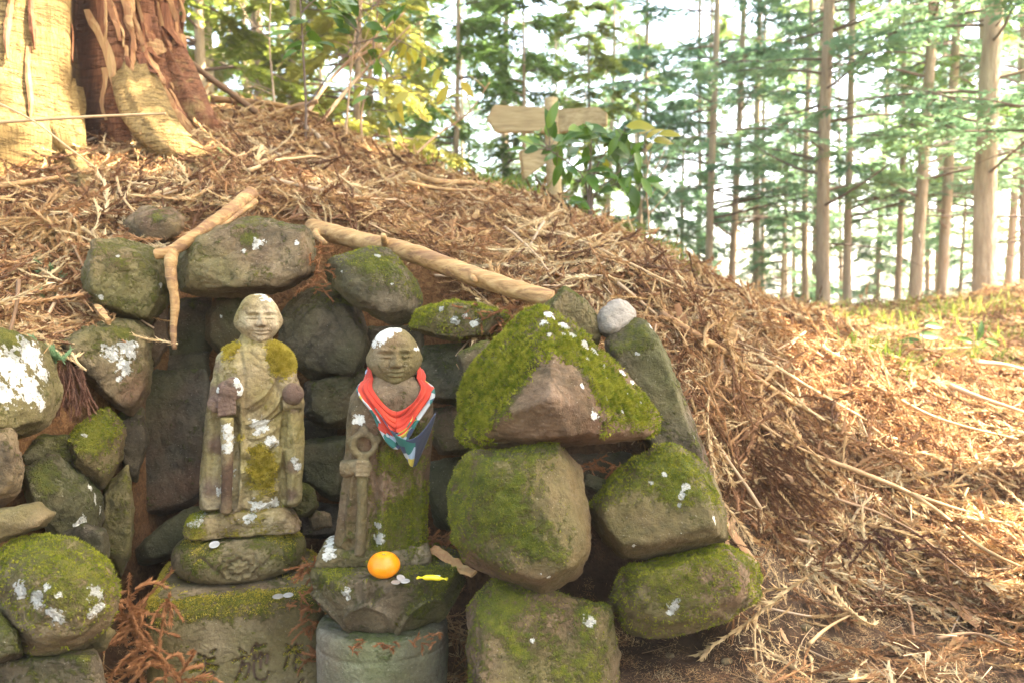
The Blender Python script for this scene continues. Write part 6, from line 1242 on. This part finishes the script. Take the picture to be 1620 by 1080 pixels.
shrub('leafy_sapling', 'slender broad-leaved sapling on the crest with yellowing leaves', f2, f2[1], [(['foot', (484, 170), (480, 90), (476, 20), (472, -30)], .007), ([(477, 20), (500, 0), (540, -15)], .004), ([(484, 170), (520, 120), (560, 70), (590, 10)], .004), ([(590, 60), (592, 110), (588, 175)], .003), ([(560, 70), (610, 60), (660, 80), (705, 120)], .003), ([(600, 100), (640, 140), (690, 165)], .0025)],
      [(453, 63), (462, 79), (501, 66), (473, 34), (490, 54), (527, 18), (542, 12), (582, 12), (622, 8), (613, 26), (548, 43), (592, 46), (589, 82), (615, 108), (596, 108), (585, 156), (520, 3), (555, 2), (496, 3), (453, 4), (605, 18), (573, 28), (560, 10), (630, 20), (470, 72), (535, 30), (600, 62), (622, 90)], .105, 5, 'broad-leaved shrubs', .13,
      [(636, 86), (656, 83), (670, 102), (644, 117), (690, 119), (700, 151), (717, 150), (738, 139), (644, 139), (635, 154), (632, 170), (672, 167), (667, 182), (573, 136), (564, 147), (619, 185), (630, 186), (623, 123), (604, 143), (648, 95), (584, 128)])
def bare_sapling(label, pts, Yo, r):
    f = ground_at(*pts[0]); Y = f[1] + Yo; P = spline([f] + [at(x, y, Y) for x, y in pts[1:]], 30); ex = []
    rn = np.random.default_rng(int(pts[0][0]))
    for k in range(6):
        i = rn.integers(8, 28); ex.append((wiggle(P[i], (rn.normal(), rn.normal() * .4, .7), rn.uniform(.1, .35), 7, rn, .5), np.linspace(r * .45, r * .15, 7)))
    stick('bare_sapling', label, P, np.linspace(r, r * .4, 30), 'twig', 'sapling', 'leafless saplings on the crest', 6, 3, .1, extra=ex)
bare_sapling('thin leafless sapling close to the old cedar', [(437, 195), (432, 140), (426, 60), (430, -20)], .2, .007)
bare_sapling('thin leafless sapling left of the yellowing leaves', [(546, 230), (552, 150), (560, 70), (572, -20)], .1, .007)
bare_sapling('leafless sapling with crooked stem behind the yellowing leaves', [(575, 240), (572, 180), (590, 90), (600, -20)], .3, .008)
bare_sapling('bent leafless sapling arching over the crest towards the signpost', [(640, 262), (690, 215), (740, 180), (775, 130)], .5, .008)
bare_sapling('slanting leafless sapling behind the crest', [(470, 205), (520, 130), (570, 80), (640, 20)], 1.0, .014)
bare_sapling('second slanting leafless sapling behind the crest', [(500, 200), (560, 130), (600, 90), (650, 40)], 1.4, .014)
bare_sapling('dry twiggy stem beside the shrub on the crest', [(1030, 372), (1025, 330), (1022, 290), (1030, 240)], .1, .006)
for lab, ft, lv, st in (('small green seedling with upright leaves beside the grass clump', (1462, 566), [(1440, 538), (1478, 514), (1471, 530), (1452, 545)], [(['foot', (1460, 545), (1462, 520), (1472, 505)], .003)]), ('low broad-leaved seedling on the grassy rise', (1535, 560), [(1526, 536), (1552, 524), (1558, 548), (1572, 540), (1545, 515)], [(['foot', (1540, 545), (1552, 530)], .003)])):
    f = ground_at(*ft); shrub('seedling', lab, f, f[1], st, lv, .095, 9, 'broad-leaved seedlings', .05, cat='seedling')

# ------------------------------------------------------------------ grass
def grass(label, px, py, h, n, spread, lean, seed):
    rnd = np.random.default_rng(seed); g0 = ground_at(px, py); V = []; Fq = []
    for k in range(n):
        q = g0 + np.array([rnd.normal() * spread, rnd.normal() * spread * .7, 0]); q[2] = hz(q[0], q[1])[0] - .01; L = h * rnd.uniform(.6, 1.2); a = rnd.uniform(0, 6.28); out = np.array([math.cos(a) + lean, math.sin(a) * .8 - .15, 0]) * rnd.uniform(.2, .8); sd = np.array([-out[1], out[0], 0]); sd /= np.linalg.norm(sd) + 1e-9; wd = .0035 * rnd.uniform(.7, 1.3); b = len(V)
        for i in range(6):
            t = i / 5; p = q + out * L * t ** 1.6 + np.array([0, 0, L * (t - .45 * t * t * rnd.uniform(.6, 1.2))]); ww = wd * (1 - t ** 2) + .0003; V += [p - sd * ww, p + sd * ww]
        for i in range(5): Fq.append((b + 2 * i, b + 2 * i + 1, b + 2 * i + 3, b + 2 * i + 2))
    o = empty('grass_clump', g0, label, 'grass', 'grass clumps'); world_obj('blades', np.array(V), np.array(Fq), M['grass'], o)['kind'] = 'stuff'
for k, (px, py, h, n, sp_, ln, lab) in enumerate([(775, 305, .26, 60, .07, .0, 'upright yellowish grass clump on the crest by the signpost'), (820, 315, .22, 55, .08, .2, 'grass clump at the foot of the signpost brace'), (720, 292, .18, 40, .08, 0, 'thin grass clump on the crest, furthest from the signpost'),
    (1020, 372, .20, 40, .06, .3, 'grass clump under the broad-leaved shrub on the crest'), (1060, 395, .22, 45, .07, .5, 'drooping grass clump on the crest below the shrub'), (1085, 445, .12, 30, .06, .4, 'sparse grass patch on the bank below the shrub'),
    (1395, 585, .22, 90, .09, .8, 'arching pale grass clump on the sunlit slope'), (1350, 520, .2, 50, .12, .3, 'grass clump at the foot of the thickest fir'), (1310, 500, .2, 40, .14, .1, 'thin grass below the scarred trunk'), (1430, 530, .25, 70, .2, .3, 'loose grass below the broad light-barked fir'),
    (1500, 505, .28, 80, .25, .2, 'bright grass on the rise under the slimmer trunks'), (1560, 500, .28, 80, .25, .2, 'bright grass on the rise at the frame edge'), (1560, 585, .2, 90, .10, .7, 'drooping green grass clump beside the low seedling'), (1590, 545, .2, 60, .15, .4, 'green grass behind the low seedling'), (1480, 560, .18, 50, .12, .5, 'thin grass behind the upright seedling'), (1420, 495, .25, 50, .3, 0, 'far grass at the foot of the slim pole tree')]):
    grass(lab, px, py, h, n, sp_, ln, 500 + k)

# ------------------------------------------------------------------ air volume added to lighten the background, standing in for overexposure
hm = bpy.data.materials.new('added_haze_air'); hm.use_nodes = True; hn = hm.node_tree; hn.nodes.clear(); ho = hn.nodes.new('ShaderNodeOutputMaterial'); pv = hn.nodes.new('ShaderNodeVolumePrincipled')
pv.inputs['Color'].default_value = (.93, .96, 1, 1); pv.inputs['Density'].default_value = .0022; pv.inputs['Anisotropy'].default_value = .2; hn.links.new(pv.outputs[0], ho.inputs['Volume'])
zlo = float(HH.min()) - 1; zhi = 20.0
V = [(x, y, z) for z in (zlo, zhi) for y in (-102, 202) for x in (-152, 152)]
hz_o = put('added_haze', mesh('added_haze', V, [(0, 2, 3, 1), (4, 5, 7, 6), (0, 1, 5, 4), (2, 6, 7, 3), (0, 4, 6, 2), (1, 3, 7, 5)], False), hm); tag(hz_o, 'added veil of pale air that lightens the trees of the ridge', None, None, 'stuff')
